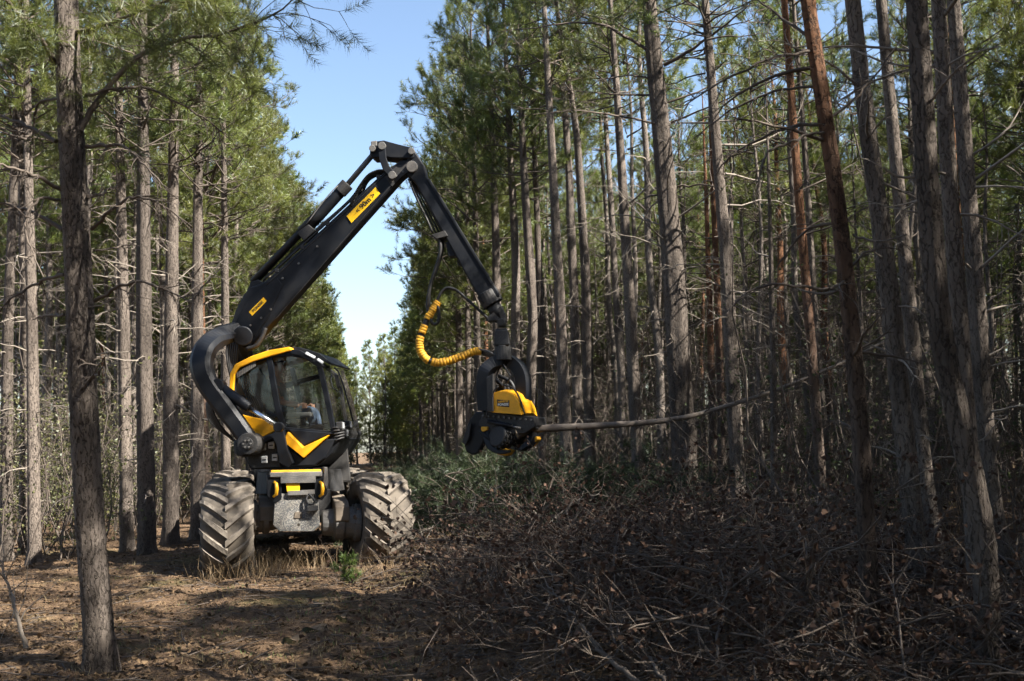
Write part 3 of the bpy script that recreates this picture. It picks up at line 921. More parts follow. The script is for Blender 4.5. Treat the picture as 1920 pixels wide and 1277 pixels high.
def scatter_mass(name, pts, label, sources):
    """one object: the mesh's points carry pines through geometry nodes"""
    P = np.array([(x, y, float(gz(x, y)) - 0.05) for x, y, *_ in pts])
    n = len(P)
    me = bpy.data.meshes.new(name)
    me.from_pydata([tuple(p) for p in P], [], [])
    g = np.random.default_rng(len(name))
    var = g.integers(0, len(sources), n)
    for nm, typ, data in (('variant', 'INT', var.astype(np.int32)), ('turn', 'FLOAT_VECTOR', np.stack([g.normal(0, .012, n), g.normal(0, .012, n), g.uniform(0, 6.28, n)], -1)),
                          ('size', 'FLOAT', g.uniform(0.85, 1.1, n))):
        at_ = me.attributes.new(nm, typ, 'POINT')
        at_.data.foreach_set('vector' if typ == 'FLOAT_VECTOR' else 'value', data.astype(np.int32 if typ == 'INT' else np.float32).ravel())
    o = link(name, me)
    tag(o, label, None, None, 'stuff')
    gn = bpy.data.node_groups.new(name, 'GeometryNodeTree')
    gn.interface.new_socket('Geometry', in_out='INPUT', socket_type='NodeSocketGeometry')
    gn.interface.new_socket('Geometry', in_out='OUTPUT', socket_type='NodeSocketGeometry')
    gi, go = gn.nodes.new('NodeGroupInput'), gn.nodes.new('NodeGroupOutput')
    jn = gn.nodes.new('GeometryNodeJoinGeometry')
    def named(nm, t):
        a = gn.nodes.new('GeometryNodeInputNamedAttribute')
        a.data_type = t
        a.inputs['Name'].default_value = nm
        return [s for s in a.outputs if s.enabled and s.name == 'Attribute'][0]
    va, tu, si = named('variant', 'INT'), named('turn', 'FLOAT_VECTOR'), named('size', 'FLOAT')
    for i, src in enumerate(sources):
        cmp_ = gn.nodes.new('FunctionNodeCompare')
        cmp_.data_type = 'INT'
        cmp_.operation = 'EQUAL'
        gn.links.new(va, cmp_.inputs[2])
        cmp_.inputs[3].default_value = i
        for ob in src:
            inf = gn.nodes.new('GeometryNodeObjectInfo')
            inf.inputs['Object'].default_value = ob
            inf.inputs['As Instance'].default_value = True
            ip = gn.nodes.new('GeometryNodeInstanceOnPoints')
            gn.links.new(gi.outputs[0], ip.inputs['Points'])
            gn.links.new(cmp_.outputs[0], ip.inputs['Selection'])
            gn.links.new(inf.outputs['Geometry'], ip.inputs['Instance'])
            gn.links.new(tu, ip.inputs['Rotation'])
            gn.links.new(si, ip.inputs['Scale'])
            gn.links.new(ip.outputs[0], jn.inputs[0])
    gn.links.new(jn.outputs[0], go.inputs[0])
    md = o.modifiers.new('scatter', 'NODES')
    md.node_group = gn
    return o

_first = {}
for o in bpy.data.objects:
    if o.type == 'MESH' and o.data.name not in _first:
        _first[o.data.name] = o
def obj_of(me):
    return _first[me.name]
_tr = [obj_of(t) for t in TRUNKS if t.name in _first]
_far = [obj_of(c) for c in CR_FAR + CR_FAR_EDGE if c.name in _first]
_near = [obj_of(c) for c in CR_EDGE + CR_NEAR if c.name in _first]
scatter_mass('far_pine_wood', far_points, 'mass of distant pines filling both sides of the ride', [(_tr[i % len(_tr)], _far[i % len(_far)]) for i in range(4)])
scatter_mass('surrounding_pine_wood', SHADE, 'unseen pines beside and behind the camera, added to shade the view', [(_tr[i % len(_tr)], _near[i % len(_near)]) for i in range(6)])
print('pines', n_thing, 'far', len(far_points), 'shade', len(SHADE), counts)
# ------------------------------------------------------------------ the forest harvester
H0 = np.array([-0.98, 16.05, 0.0])                     # on the ground between the near wheels
harv = empty('forest_harvester', tuple(H0))
tag(harv, 'black and yellow wheeled forest harvester with a raised crane on the ride', 'harvester')
CYAW = R(6.0)
c_fw = np.array([math.sin(CYAW), -math.cos(CYAW), 0])  # the chassis end we see points here
c_rt = np.array([math.cos(CYAW), math.sin(CYAW), 0])
UP = np.array([0, 0, 1.0])

class HB(MB):
    """mesh in world coordinates, built relative to the machine's origin"""
    def tube1(s, P, r, n=6):
        s.many = getattr(s, 'many', []) + [HB().tube(P, r, n)]
        return s
    def part(s, name, mats, parent=None, bevel=0.0, fix=True, label=None):
        s.V = [v - H0 for v in s.V]
        o = s.build(name, mats, parent or harv, fix, None, bevel)
        if label: o['label'] = label
        return o

def cp(px, py, off):
    """pixel -> point on the vertical plane across the chassis, off metres towards the camera end"""
    return hit(px, py, H0 + c_fw * off, c_fw)

# --- wheels
WR, WW = 0.665, 0.70
def tyre_r(x):
    ax = abs(x) / (WW / 2)
    return WR - 0.045 - 0.045 * ax ** 3
_prof = [(-0.26, 0.30), (-0.335, 0.36), (-0.352, 0.46), (-0.345, 0.54)] + [(x, tyre_r(x)) for x in np.linspace(-0.335, 0.335, 9)] + [(0.345, 0.54), (0.352, 0.46), (0.335, 0.36), (0.26, 0.30)]
def lathe_x(prof, n, m=0, mb=None, closed=False):
    mb = mb or MB()
    a = np.arange(n) * 2 * math.pi / n
    V = np.array([[(x, r * math.cos(t), r * math.sin(t)) for x, r in prof] for t in a]).reshape(-1, 3)
    k = len(prof)
    i = np.arange(n)[:, None]
    j = np.arange(k if closed else k - 1)[None]
    F = np.stack([i * k + j, i * k + (j + 1) % k, ((i + 1) % n) * k + (j + 1) % k, ((i + 1) % n) * k + j], -1).reshape(-1, 4)
    mb.add(V, F, m, True)
    return mb
ME_TYRE = lathe_x(_prof + [(0.2, 0.33), (-0.2, 0.33)], 56, closed=True).mesh('tyre', M['tyre'], True)
_rim = lathe_x([(-0.30, 0.0), (-0.30, 0.12), (-0.22, 0.14), (-0.18, 0.28), (-0.29, 0.31), (-0.29, 0.34), (0.29, 0.34), (0.29, 0.31), (0.14, 0.28), (0.16, 0.12), (0.24, 0.11), (0.24, 0.0)], 32)
for k in range(10):
    t = k * math.pi / 5
    for sx in (-0.235, 0.175):
        _rim.box((sx, 0.19 * math.cos(t), 0.19 * math.sin(t)), ((0.02, 0, 0), (0, 0.014, 0), (0, 0, 0.014)))
ME_RIM = _rim.mesh('rim', M['grey_steel'], True)
NL = 17
def lug_mb(side, t0, mb=None):
    """one tread bar: from the shoulder to just past the middle, sweeping along the tread"""
    mb = mb or MB()
    rings = []
    for s in np.linspace(0, 1, 7):
        x = side * (0.362 * (1 - s) - 0.015 * s)
        th = t0 + 0.50 * s ** 0.85
        r = tyre_r(min(abs(x), 0.335)) - (0.03 if s < 0.05 else 0)
        hw = (0.042 + 0.012 * s) / WR
        top = r + (0.052 if s > 0.05 else 0.03)
        q = []
        for dth, rr in ((-hw * 1.25, r - 0.02), (-hw * 0.75, top), (hw * 0.75, top), (hw * 1.25, r - 0.02)):
            q.append((x, rr * math.cos(th + dth), rr * math.sin(th + dth)))
        rings.append(q)
    mb.loft(rings)
    return mb
ME_LUG = [lug_mb(-1, 0).mesh('lug', M['tyre_lug'], True), lug_mb(1, 0).mesh('lug', M['tyre_lug'], True)]
_tr_all = MB()
for k in range(NL):
    for si, sd in enumerate((-1, 1)):
        lug_mb(sd, (k + 0.5 * si) * 2 * math.pi / NL, _tr_all)
ME_TREAD = _tr_all.mesh('tread', M['tyre_lug'], True)

def wheel(px, py, off_back, yaw, single_lugs, spin=0.0):
    c = cp(px, py, 0.0) - c_fw * off_back
    c[2] = 0.63 + float(gz(c[0], c[1]))
    w = link('wheel', None, harv, tuple(c - H0))
    w.rotation_euler = (spin, 0, yaw)
    link('tyre', ME_TYRE, w)
    link('rim', ME_RIM, w)
    if single_lugs:
        for k in range(NL):
            for si in range(2):
                lg = link('lug', ME_LUG[si], w)
                lg.rotation_euler = ((k + 0.5 * si) * 2 * math.pi / NL, 0, 0)
    else:
        link('tread', ME_TREAD, w)
    return c
WL = wheel(429, 976, 0, CYAW - R(2), True, 0.1)
WRt = wheel(711, 972, 0, CYAW + R(9), True, 0.35)
for back in (1.5, 4.3, 5.8):
    wheel(429, 976, back, CYAW, False, back)
    wheel(708, 972, back, CYAW + (R(4) if back < 2 else 0), False, back * 1.7)

# --- axles, hubs, bogie beams
for (px0, px1, py, r0, r1, back) in ((474, 520, 972, 0.215, 0.24, 0.0), (604, 676, 980, 0.25, 0.27, 0.05)):
    mb = HB()
    a, b = cp(px0, py, 0) - c_fw * back, cp(px1, py, 0) - c_fw * back
    if px0 < 560:
        a, b = b, a                                   # from the frame outwards
    d = b - a
    prof = [(0.0, r0 * 0.72), (0.28, r0 * 0.78), (0.34, r0), (0.55, r0 * 1.02), (0.6, r0 * 0.9), (0.82, r0 * 0.92), (0.86, r1), (1.0, r1)]
    P = [a + d * t for t, _ in prof]
    mb.tube(P, [r for _, r in prof], 20, smooth=False)
    for k in range(12):
        t = k * math.pi / 6
        ax = nrm(d)
        u = UP * math.cos(t) + np.cross(ax, UP) * math.sin(t)
        mb.box(a + d * 0.84 + u * r1 * 0.9, (ax * 0.025, u * 0.015, np.cross(ax, u) * 0.015))
    mb.part('axle_hub', M['mud_axle'] if px0 < 560 else M['grey_steel'], bevel=0.008)
mb = HB()
for sx, pxx in ((-1, 500), (1, 640)):
    a = cp(pxx, 962, 0.0)
    mb.loft([[a + c_fw * f + UP * (u * h) + c_rt * (0.10 * w) for u, w in ((-1, -1), (1, -1), (1, 1), (-1, 1))] for f, h in ((0.22, 0.10), (0.05, 0.17), (-0.7, 0.24), (-1.4, 0.17), (-1.7, 0.1))])
mb.part('bogie_beam', M['mud_axle'], bevel=0.015)

# --- chassis: end plate, upper box with recess, frame behind
F0 = 0.42                                             # end plate stands this far in front of the axle
def plate(pts, f_front, f_back, m, name, parent=None, bevel=0.008, **kw):
    P = [cp(px, py, f_front) for px, py in pts]
    return HB().prism(P, -c_fw * (f_front - f_back)).part(name, m, parent, bevel, **kw)
frame = plate([(516, 926), (596, 924), (600, 985), (588, 996), (524, 996), (512, 985)], F0, -0.9, M['mud_plate'], 'chassis_frame', label='mud-spattered grey end plate of the chassis')
mb = HB()
c0 = cp(560, 984, F0 + 0.001)
mb.tube([c0 + c_fw * 0.002, c0 - c_fw * 0.02], 0.02, 14)
mb.part('bolt_hole', M['print'], frame)
plate([(553, 960), (566, 960), (566, 972), (551, 972)], F0 + 0.012, F0 - 0.01, M['mud_axle'], 'weld_tab', frame, 0.004)
# upper box: side cheeks, roof, floor, back wall
plate([(506, 886), (604, 884), (604, 893), (506, 895)], F0 + 0.05, -0.6, M['grey_steel'], 'box_roof', frame)
plate([(508, 882), (602, 880), (602, 885.5), (508, 887.5)], F0 + 0.03, F0 - 0.2, M['yellow_dull'], 'yellow_edge', frame, 0.004)
plate([(501, 891), (528, 891), (528, 936), (514, 945), (501, 930)], F0 + 0.02, -0.6, M['black'], 'box_cheek', frame, 0.012)
plate([(590, 889), (614, 888), (614, 925), (604, 938), (590, 935)], F0 + 0.02, -0.6, M['black'], 'box_cheek', frame, 0.012)
plate([(526, 894), (592, 893), (592, 905), (526, 906)], F0 + 0.06, F0 - 0.03, M['grey_steel'], 'crossbar', frame, 0.006)
plate([(524, 894), (592, 893), (592, 930), (524, 931)], F0 - 0.12, F0 - 0.2, M['black'], 'box_back', frame, 0.0)
plate([(539, 921), (590, 918), (590, 927), (539, 929)], F0 + 0.05, F0 - 0.1, M['grey_steel'], 'box_floor', frame, 0.006)
plate([(536, 906), (562, 906), (562, 922), (538, 922)], F0 + 0.03, F0 + 0.01, M['yellow_sign'], 'reflector', frame, 0.004, label='yellow reflector plate')
mb = HB()
for pxx in (516, 602):
    pts = [cp(pxx + dx, py, F0 + f) for dx, py, f in ((-2, 904, 0.02), (2, 907, 0.06), (3, 917, 0.07), (2, 927, 0.06), (-3, 931, 0.02))]
    HB().tube(pts, [0.02, 0.024, 0.026, 0.024, 0.02], 10).part('grab_loop', M['amber'], frame)
mb = HB()
mb.tube([cp(579, 926, F0 + 0.04), cp(590, 938, F0 + 0.09), cp(588, 946, F0 + 0.08), cp(578, 944, F0 + 0.08), cp(574, 936, F0 + 0.06), cp(577, 928, F0 + 0.05)], 0.018, 8)
mb.box(cp(586, 953, F0 + 0.05), (c_rt * 0.075, UP * 0.035, c_fw * 0.05))
mb.part('tow_coupling', M['black_rough'], frame, 0.006)
plate([(608, 876), (614, 876), (616, 905), (612, 918), (606, 905)], F0 + 0.03, F0 - 0.35, M['grey_steel'], 'side_post', frame, 0.01)
# frame body joining both axle groups
b0 = H0 + UP * 0.82
HB().loft([[b0 + c_fw * f + c_rt * (w * sx) + UP * (h * sz) for sx, sz in ((-1, -1), (1, -1), (1, 1), (-1, 1))]
           for f, w, h in ((-0.3, 0.42, 0.24), (-1.4, 0.5, 0.3), (-2.3, 0.36, 0.24), (-3.2, 0.42, 0.26), (-6.6, 0.45, 0.3))]).part('rear_frame', M['black_rough'], frame, 0.02)
HB().tube([H0 - c_fw * 0.85 + UP * 1.02, H0 - c_fw * 0.85 + UP * 1.34], [0.66, 0.62], 32, smooth=False).part('slew_ring', M['black_rough'], None, 0.01)
# engine bonnet on the far frame
b1 = H0 - c_fw * 5.2 + UP * 1.45
HB().loft([[b1 + c_fw * f + c_rt * (w * sx) + UP * (h * sz) for sx, sz in ((-1, -1), (1, -1), (0.9, 1), (-0.9, 1))]
           for f, w, h in ((1.2, 0.62, 0.38), (0.6, 0.68, 0.46), (-0.9, 0.68, 0.42), (-1.2, 0.55, 0.34))]).part('engine_bonnet', M['black'], None, 0.05)
# far-side step skirt seen right of the cab's foot
plate([(615, 838), (652, 838), (659, 905), (612, 905)], -0.75, -1.5, M['black_rough'], 'step_skirt', None, 0.03)

# --- turntable superstructure: vertical plane of the crane
SYAW = R(11.0)
s_fw = np.array([math.cos(SYAW), -math.sin(SYAW), 0])  # the cab looks this way
s_n = np.array([-math.sin(SYAW), -math.cos(SYAW), 0])  # the side we see
S0 = H0 - c_fw * 0.85 + c_rt * (-0.08)
def sp(px, py, off=0.0):
    return hit(px, py, S0 + s_n * off, s_n)
def slab(pts, o_front, o_back, m, name, parent=None, bevel=0.01, **kw):
    P = [sp(px, py, o_front) for px, py in pts]
    return HB().prism(P, -s_n * (o_front - o_back)).part(name, m, parent, bevel, **kw)

NEAR, FAR = 0.74, -0.74
cab = slab([(436, 738), (441, 762), (447, 778), (522, 803), (540, 808), (628, 812), (640, 822), (622, 850), (598, 872), (560, 880), (470, 880), (455, 850), (450, 800)],
           NEAR - 0.03, FAR + 0.03, M['black'], 'cab', None, 0.02, label='black lower body of the cab')
# lower side shells and yellow flashes
slab([(445, 776), (496, 787), (521, 805), (508, 812), (489, 821), (466, 807)], NEAR + 0.10, NEAR - 0.04, M['yellow'], 'yellow_flash', cab, 0.02, label='yellow panel below the rear window')
slab([(539, 809), (568, 838), (617, 815), (611, 822), (569, 859), (529, 827)], NEAR + 0.10, NEAR - 0.02, M['yellow'], 'yellow_flash', cab, 0.018, label='yellow V-shaped flash below the door')
slab([(541, 805), (626, 812), (616, 815), (568, 836)], NEAR + 0.03, NEAR - 0.03, M['black'], 'door_panel', cab, 0.01)
slab([(532, 832), (569, 861), (612, 824), (630, 822), (610, 858), (590, 872), (545, 874)], NEAR + 0.04, NEAR - 0.03, M['black'], 'lower_shell', cab, 0.015)
for pts in ([(436, 738), (441, 762), (447, 778), (522, 803), (540, 808), (628, 812), (640, 822), (622, 850), (560, 880)],):
    pass
# front nose below the windscreen with lamps and mirror guard
nose_pts = [(624, 802), (640, 800), (645, 812), (637, 828), (628, 834), (620, 824)]
slab(nose_pts, NEAR - 0.08, FAR + 0.1, M['black_rough'], 'nose', cab, 0.02)
mb = HB()
for k in range(5):
    mb.tube1([sp(624 + k, 802 + k * 6, NEAR + 0.03), sp(641, 801 + k * 5, NEAR - 0.02), sp(655 - k, 799 + k * 5, NEAR - 0.35), sp(662 - k * 2, 798 + k * 4, 0)], 0.014, 6)
for q_ in mb.many:
    q_.part('guard_bar', M['black_rough'], cab)
for (px, py, o) in ((637, 798, NEAR - 0.05), (651, 796, NEAR - 0.35), (645, 812, NEAR - 0.2)):
    c = sp(px, py, o)
    lampo = HB().box(c, (s_fw * 0.05, s_n * 0.06, UP * 0.055)).part('headlight', M['black_rough'], cab, 0.012)
    cc = c + s_fw * 0.055
    HB().box(cc, (s_fw * 0.008, s_n * 0.05, UP * 0.045)).part('headlight_lens', M['lamp'], cab, 0.004)

# cab frame: pillars and rails (near side, far side, cross bars)
def rod(pts, r, name, m, parent, n=8, off=None):
    P = [sp(px, py, o) for px, py, o in pts]
    return HB().tube(P, r, n).part(name, m, parent)
def bar(pts, w, name, m, parent, depth=0.06):
    """a flat bar along a pixel polyline: (px, py, off)"""
    P = np.array([sp(px, py, o) for px, py, o in pts])
    T = nrm(np.gradient(P, axis=0))
    sd = nrm(np.cross(T, s_n))
    rings = [[p + q * (w / 2) + s_n * (depth / 2), p - q * (w / 2) + s_n * (depth / 2), p - q * (w / 2) - s_n * (depth / 2), p + q * (w / 2) - s_n * (depth / 2)] for p, q in zip(P, sd)]
    return HB().loft(rings).part(name, m, parent, 0.008)
for o, nm in ((NEAR - 0.02, 'near'), (FAR + 0.02, 'far')):
    bar([(598, 682, o), (603, 700, o), (613, 745, o), (627, 812, o)], 0.075, 'pillar', M['black'], cab)
    bar([(505, 668, o), (512, 715, o), (520, 760, o), (532, 806, o)], 0.085, 'pillar', M['black'], cab)
    bar([(440, 700, o), (438, 720, o), (440, 750, o), (448, 782, o)], 0.06, 'pillar', M['black'], cab)
    bar([(440, 690, o), (470, 678, o), (505, 666, o), (545, 662, o), (575, 668, o), (600, 684, o)], 0.085, 'roof_rail', M['black'], cab)
    bar([(446, 778, o), (500, 792, o), (535, 804, o), (580, 808, o), (630, 812, o)], 0.05, 'sill_rail', M['black'], cab)
    if nm == 'far':
        bar([(520, 728, o), (560, 716, o), (606, 704, o)], 0.075, 'window_bar', M['black'], cab)
        bar([(548, 690, o), (560, 740, o), (572, 806, o)], 0.075, 'pillar', M['black'], cab)
bar([(606, 684, 0.35), (630, 704, 0.3), (640, 735, 0.25), (650, 800, 0.25)], 0.05, 'wiper_arm', M['black'], cab, 0.05)
# roof: yellow rear cap, dark glass guard in front
def roofpts(pts):
    return [sp(px, py, NEAR + 0.02) for px, py in pts]
slab([(430, 728), (431, 700), (440, 683), (470, 668), (502, 657), (543, 650), (547, 657), (503, 669), (474, 678), (448, 690), (440, 701), (437, 738), (431, 738)],
     NEAR + 0.05, FAR - 0.05, M['yellow'], 'roof_cap', cab, 0.015, label='yellow roof cap of the cab')
slab([(541, 651), (562, 651), (596, 661), (622, 681), (617, 683), (592, 670), (562, 661), (546, 659)], NEAR - 0.12, FAR + 0.05, M['black'], 'roof_visor', cab, 0.008)
slab([(541, 655), (560, 656), (592, 672), (606, 686), (600, 690), (588, 680), (560, 666), (546, 664)], NEAR + 0.03, NEAR - 0.16, M['black'], 'roof_edge', cab, 0.008)
for a, b, c_, d in ((572, 664, 589, 673), (594, 676, 604, 683)):
    P = [sp(a, b, NEAR + 0.045), sp(c_, d, NEAR + 0.045), sp(c_ + 3, d - 3, NEAR - 0.08), sp(a + 3, b - 3, NEAR - 0.08)]
    HB().prism(P, UP * 0.015).part('work_light', M['lamp'], cab, 0.003)
# louvred vent under the roof
slab([(441, 700), (478, 675), (479, 686), (444, 707)], NEAR + 0.0, NEAR - 0.06, M['cab_inside'], 'vent_panel', cab, 0.004)
for k in range(11):
    f = k / 10
    x, y = 445 + f * 33, 701 - f * 21
    slab([(x - 1.0, y - 2), (x + 0.8, y - 3.2), (x + 0.8, y + 7), (x - 1.0, y + 8)], NEAR + 0.018, NEAR - 0.01, M['grey_steel'], 'louvre', cab, 0.0)
# window panes
def pane(pts, name='window_pane', th=0.006):
    P = np.array([sp(px, py, o) for px, py, o in pts])
    n = nrm(np.cross(P[1] - P[0], P[-1] - P[0]))
    return HB().prism(P, n * th).part(name, M['glass'], cab)
for o in (NEAR - 0.045, FAR + 0.045):
    pane([(442, 704, o), (504, 676, o), (530, 800, o), (449, 776, o)])
    pane([(508, 672, o), (546, 664, o), (596, 684, o), (626, 808, o), (536, 804, o)])
rings = [[(599, 686), (605, 705), (615, 750), (628, 806)], [(613, 683), (620, 705), (633, 750), (646, 806)], [(616, 684), (623, 706), (636, 750), (649, 806)], [(599, 686), (605, 705), (615, 750), (628, 806)]]
offs = (NEAR - 0.04, NEAR - 0.45, FAR + 0.45, FAR + 0.04)
G = [[sp(px, py, NEAR - 0.04) - s_n * (NEAR - 0.04 - o) for px, py in rg] for rg, o in zip(rings, offs)]
mb = HB()
for i in range(3):
    for j in range(3):
        q = [G[i][j], G[i][j + 1], G[i + 1][j + 1], G[i + 1][j]]
        mb.add(q, [[0, 1, 2, 3]])
ws = mb.part('windscreen', M['glass'], cab)
bar([(596, 684, NEAR - 0.03), (612, 688, NEAR - 0.4), (617, 690, 0.0)], 0.07, 'windscreen_header', M['black'], cab, 0.05)
# mirror arms
rod([(627, 690, 0.45), (634, 696, 0.5), (642, 716, 0.5), (653, 755, 0.5), (662, 790, 0.5)], 0.012, 'mirror_arm', M['black'], cab, 6)
rod([(622, 702, 0.5), (620, 712, 0.55), (624, 728, 0.55), (632, 732, 0.5)], 0.010, 'mirror_arm', M['black'], cab, 6)
slab([(626, 702), (633, 702), (638, 725), (632, 728)], 0.5, 0.44, M['black_rough'], 'mirror', cab, 0.01)
# inside: floor, seat, console, screens
fl = sp(540, 800, 0.0)
HB().box(fl - UP * 0.02 + s_fw * 0.1, (s_fw * 0.75, s_n * 0.68, UP * 0.02)).part('cab_floor', M['cab_inside'], cab)
seat = HB()
sx = sp(528, 790, 0.05)
seat.loft([[sx + s_fw * f + s_n * (0.24 * q) + UP * (h + dz) for q, dz in ((-1, 0), (1, 0), (1, 0.12), (-1, 0.12))] for f, h in ((-0.22, 0.02), (0.0, 0.0), (0.28, 0.05))])
seat.loft([[sx + s_fw * (f + df) + s_n * (w * q) + UP * h for q, df in ((-1, 0), (1, 0), (1, 0.13), (-1, 0.13))] for f, h, w in ((-0.28, 0.05, 0.24), (-0.36, 0.4, 0.25), (-0.43, 0.72, 0.22), (-0.45, 0.74, 0.12), (-0.47, 0.95, 0.13))])
seat.part('seat', M['seat'], cab, 0.03)
for o in (0.38, -0.34):
    HB().box(sp(560, 778, o), (s_fw * 0.2, s_n * 0.07, UP * 0.035)).part('armrest', M['cab_inside'], cab, 0.02)
    rod([(578, 778, o), (580, 768, o), (581, 764, o)], 0.018, 'joystick', M['rubber'], cab)
HB().box(sp(592, 770, -0.45), (s_fw * 0.05, s_n * 0.13, UP * 0.11)).part('screen', M['black_rough'], cab, 0.01)
HB().box(sp(616, 778, 0.25), (s_fw * 0.05, s_n * 0.1, UP * 0.09)).part('screen', M['black_rough'], cab, 0.01)
slab([(437, 712), (452, 706), (470, 720), (474, 770), (449, 778)], FAR + 0.55, FAR + 0.1, M['cab_inside'], 'rear_cabinet', cab, 0.02)
mb = HB()
for k in range(5):
    mb.tube1([sp(450 + 3 * k, 700, NEAR - 0.15 - 0.05 * k), sp(456 + 4 * k, 730, NEAR - 0.12 - 0.05 * k), sp(470 + 4 * k, 760, NEAR - 0.15 - .05 * k), sp(472 + 4 * k, 785, NEAR - 0.2 - .05 * k)], 0.012, 5)
for q_ in mb.many:
    q_.part('cable', M['rubber'], cab)

# side bracket that carries the crane fork, with four small work lamps
slab([(462, 826), (480, 823), (512, 812), (524, 798), (531, 806), (538, 842), (548, 868), (540, 876), (524, 868), (518, 834), (512, 822), (486, 834), (478, 846), (468, 842)],
     NEAR + 0.16, NEAR + 0.03, M['black'], 'fork_bracket', cab, 0.02)
slab([(462, 838), (516, 826), (526, 876), (472, 878), (462, 862)], NEAR + 0.06, NEAR - 0.06, M['black_rough'], 'lamp_recess', cab, 0.02)
for k, (px, py) in enumerate(((492, 838), (508, 835), (495, 862), (515, 858))):
    w, h = 5.6, 6.4
    lo = slab([(px - w, py - h), (px + w, py - h - 1), (px + w, py + h), (px - w, py + h)], NEAR + 0.11, NEAR + 0.05, M['lamp'], 'side_lamp', cab, 0.01)
    slab([(px - w * .7, py - 1), (px + w * .7, py - 1.5), (px + w * .7, py + 1), (px - w * .7, py + 1.5)], NEAR + 0.116, NEAR + 0.10, M['black_rough'], 'lamp_bar', cab)

# --- crane
FN, FF = NEAR + 0.30, FAR - 0.30                       # the fork's two arms run outside the cab
boom_base = sp(462, 618, 0.0)
def spline(P, n):
    P = np.asarray(P, float)
    t = np.linspace(0, len(P) - 1, n)
    Q = np.stack([np.interp(t, np.arange(len(P)), P[:, a]) for a in range(P.shape[1])], -1)
    for _ in range(n // len(P) // 2 + 1):
        Q[1:-1] = (Q[:-2] + 2 * Q[1:-1] + Q[2:]) / 4
    return Q
fork_px = [(471, 832), (447, 798), (420, 762), (392, 725), (380, 700), (377, 678), (384, 655), (400, 638), (420, 628), (445, 620)]
fork_r = [0.125, 0.13, 0.14, 0.145, 0.15, 0.155, 0.155, 0.15, 0.14, 0.13]
for o, nm in ((FN, 'near'), (FF, 'far')):
    oo = [o, o, o, o, o, o * 0.97, o * 0.85, o * 0.62, o * 0.36, o * 0.12]
    if nm == 'near':
        P = [sp(px, py, q) for (px, py), q in zip(fork_px, oo)]
        Pn = P
    else:
        P = [p - s_n * 2 * q for p, q in zip(Pn, [FN, FN, FN, FN, FN, FN * .97, FN * .85, FN * .62, FN * .36, FN * .12])]
    Q = spline(np.c_[np.array(P), np.array(fork_r)[:, None]], 44)
    mb = HB()
    Tq = nrm(np.gradient(Q[:, :3], axis=0))
    rings = []
    for (p_, t_, r_) in zip(Q[:, :3], Tq, Q[:, 3]):   # welded box section with chamfered corners
        d_ = nrm(s_n - t_ * np.dot(s_n, t_))
        w_ = np.cross(t_, d_)
        rings.append([p_ + w_ * (r_ * 0.98 * a_) + d_ * (r_ * 0.8 * b_) for a_, b_ in ((1, 0.55), (0.62, 1), (-0.62, 1), (-1, 0.55), (-1, -0.55), (-0.62, -1), (0.62, -1), (1, -0.55))])
    mb.loft(rings, smooth=False)
    fk = mb.part('crane_fork', M['black'], bevel=0.0, label='curved black crane arm beside the cab')
    c = P[0]
    HB().tube([c + s_n * 0.17 * (1 if o > 0 else -1), c - s_n * 0.17 * (1 if o > 0 else -1)], 0.155, 24, smooth=False).part('pivot_boss', M['black_rough'], fk, 0.015)
    s_ = 1 if o > 0 else -1
    HB().tube([c + s_n * 0.15 * s_, c + s_n * 0.195 * s_], 0.085, 16, smooth=False).part('pivot_pin', M['black_rough'], fk, 0.008)
    mb = HB()
    for k in range(6):
        t = k * math.pi / 3
        mb = HB().tube([c + s_n * 0.19 * s_ + (s_fw * math.cos(t) + UP * math.sin(t)) * 0.052, c + s_n * 0.21 * s_ + (s_fw * math.cos(t) + UP * math.sin(t)) * 0.052], 0.014, 6)
        mb.part('pin_bolt', M['grey_steel'], fk)
    # fork cylinder from arm to bracket
    e0, e1, e2 = (410, 724), (468, 765), (523, 801)
    A, B, Cc = [sp(*e, FN) - (0 if s_ > 0 else 1) * s_n * 2 * FN for e in (e0, e1, e2)]
    HB().tube([A, A + (B - A) * .96, B], [0.075, 0.075, 0.068], 16).part('cylinder', M['black'], fk)
    HB().tube([B, Cc], 0.034, 14).part('piston_rod', M['chrome'], fk)
    HB().tube([Cc + s_n * 0.06, Cc - s_n * 0.06], 0.07, 16, smooth=False).part('cylinder_eye', M['black'], fk, 0.01)
    HB().tube([A + s_n * 0.09, A - s_n * 0.09], 0.10, 16, smooth=False).part('cylinder_eye', M['black'], fk, 0.01)
# hoses behind the fork
mb = HB()
for k in range(6):
    P = spline([sp(392 - k, 742 + k * 3, FN - 0.05 - .07 * k), sp(400 - k * 2, 775 + 3 * k, FN - .05 - .07 * k), sp(416 + k, 803 + 2 * k, FN - .1 - .07 * k), sp(436 + k * 2, 822 + 2 * k, FN - .2 - .07 * k)], 14)
    mb.tube1(P, 0.016, 6)
    P = spline([sp(428 + k * 4, 634, 0.25 - .08 * k), sp(424 + 4 * k, 660, 0.3 - .08 * k), sp(428 + 3 * k, 690, 0.3 - .08 * k), sp(436 + k, 720, 0.2 - .05 * k)], 14)
    mb.tube1(P, 0.017, 6)
for q_ in mb.many:
    q_.part('hose', M['rubber'], None)
slab([(452, 815), (470, 842), (455, 858), (440, 852), (436, 830)], FN - 0.02, FN - 0.5, M['black_rough'], 'counter_bracket', None, 0.03)

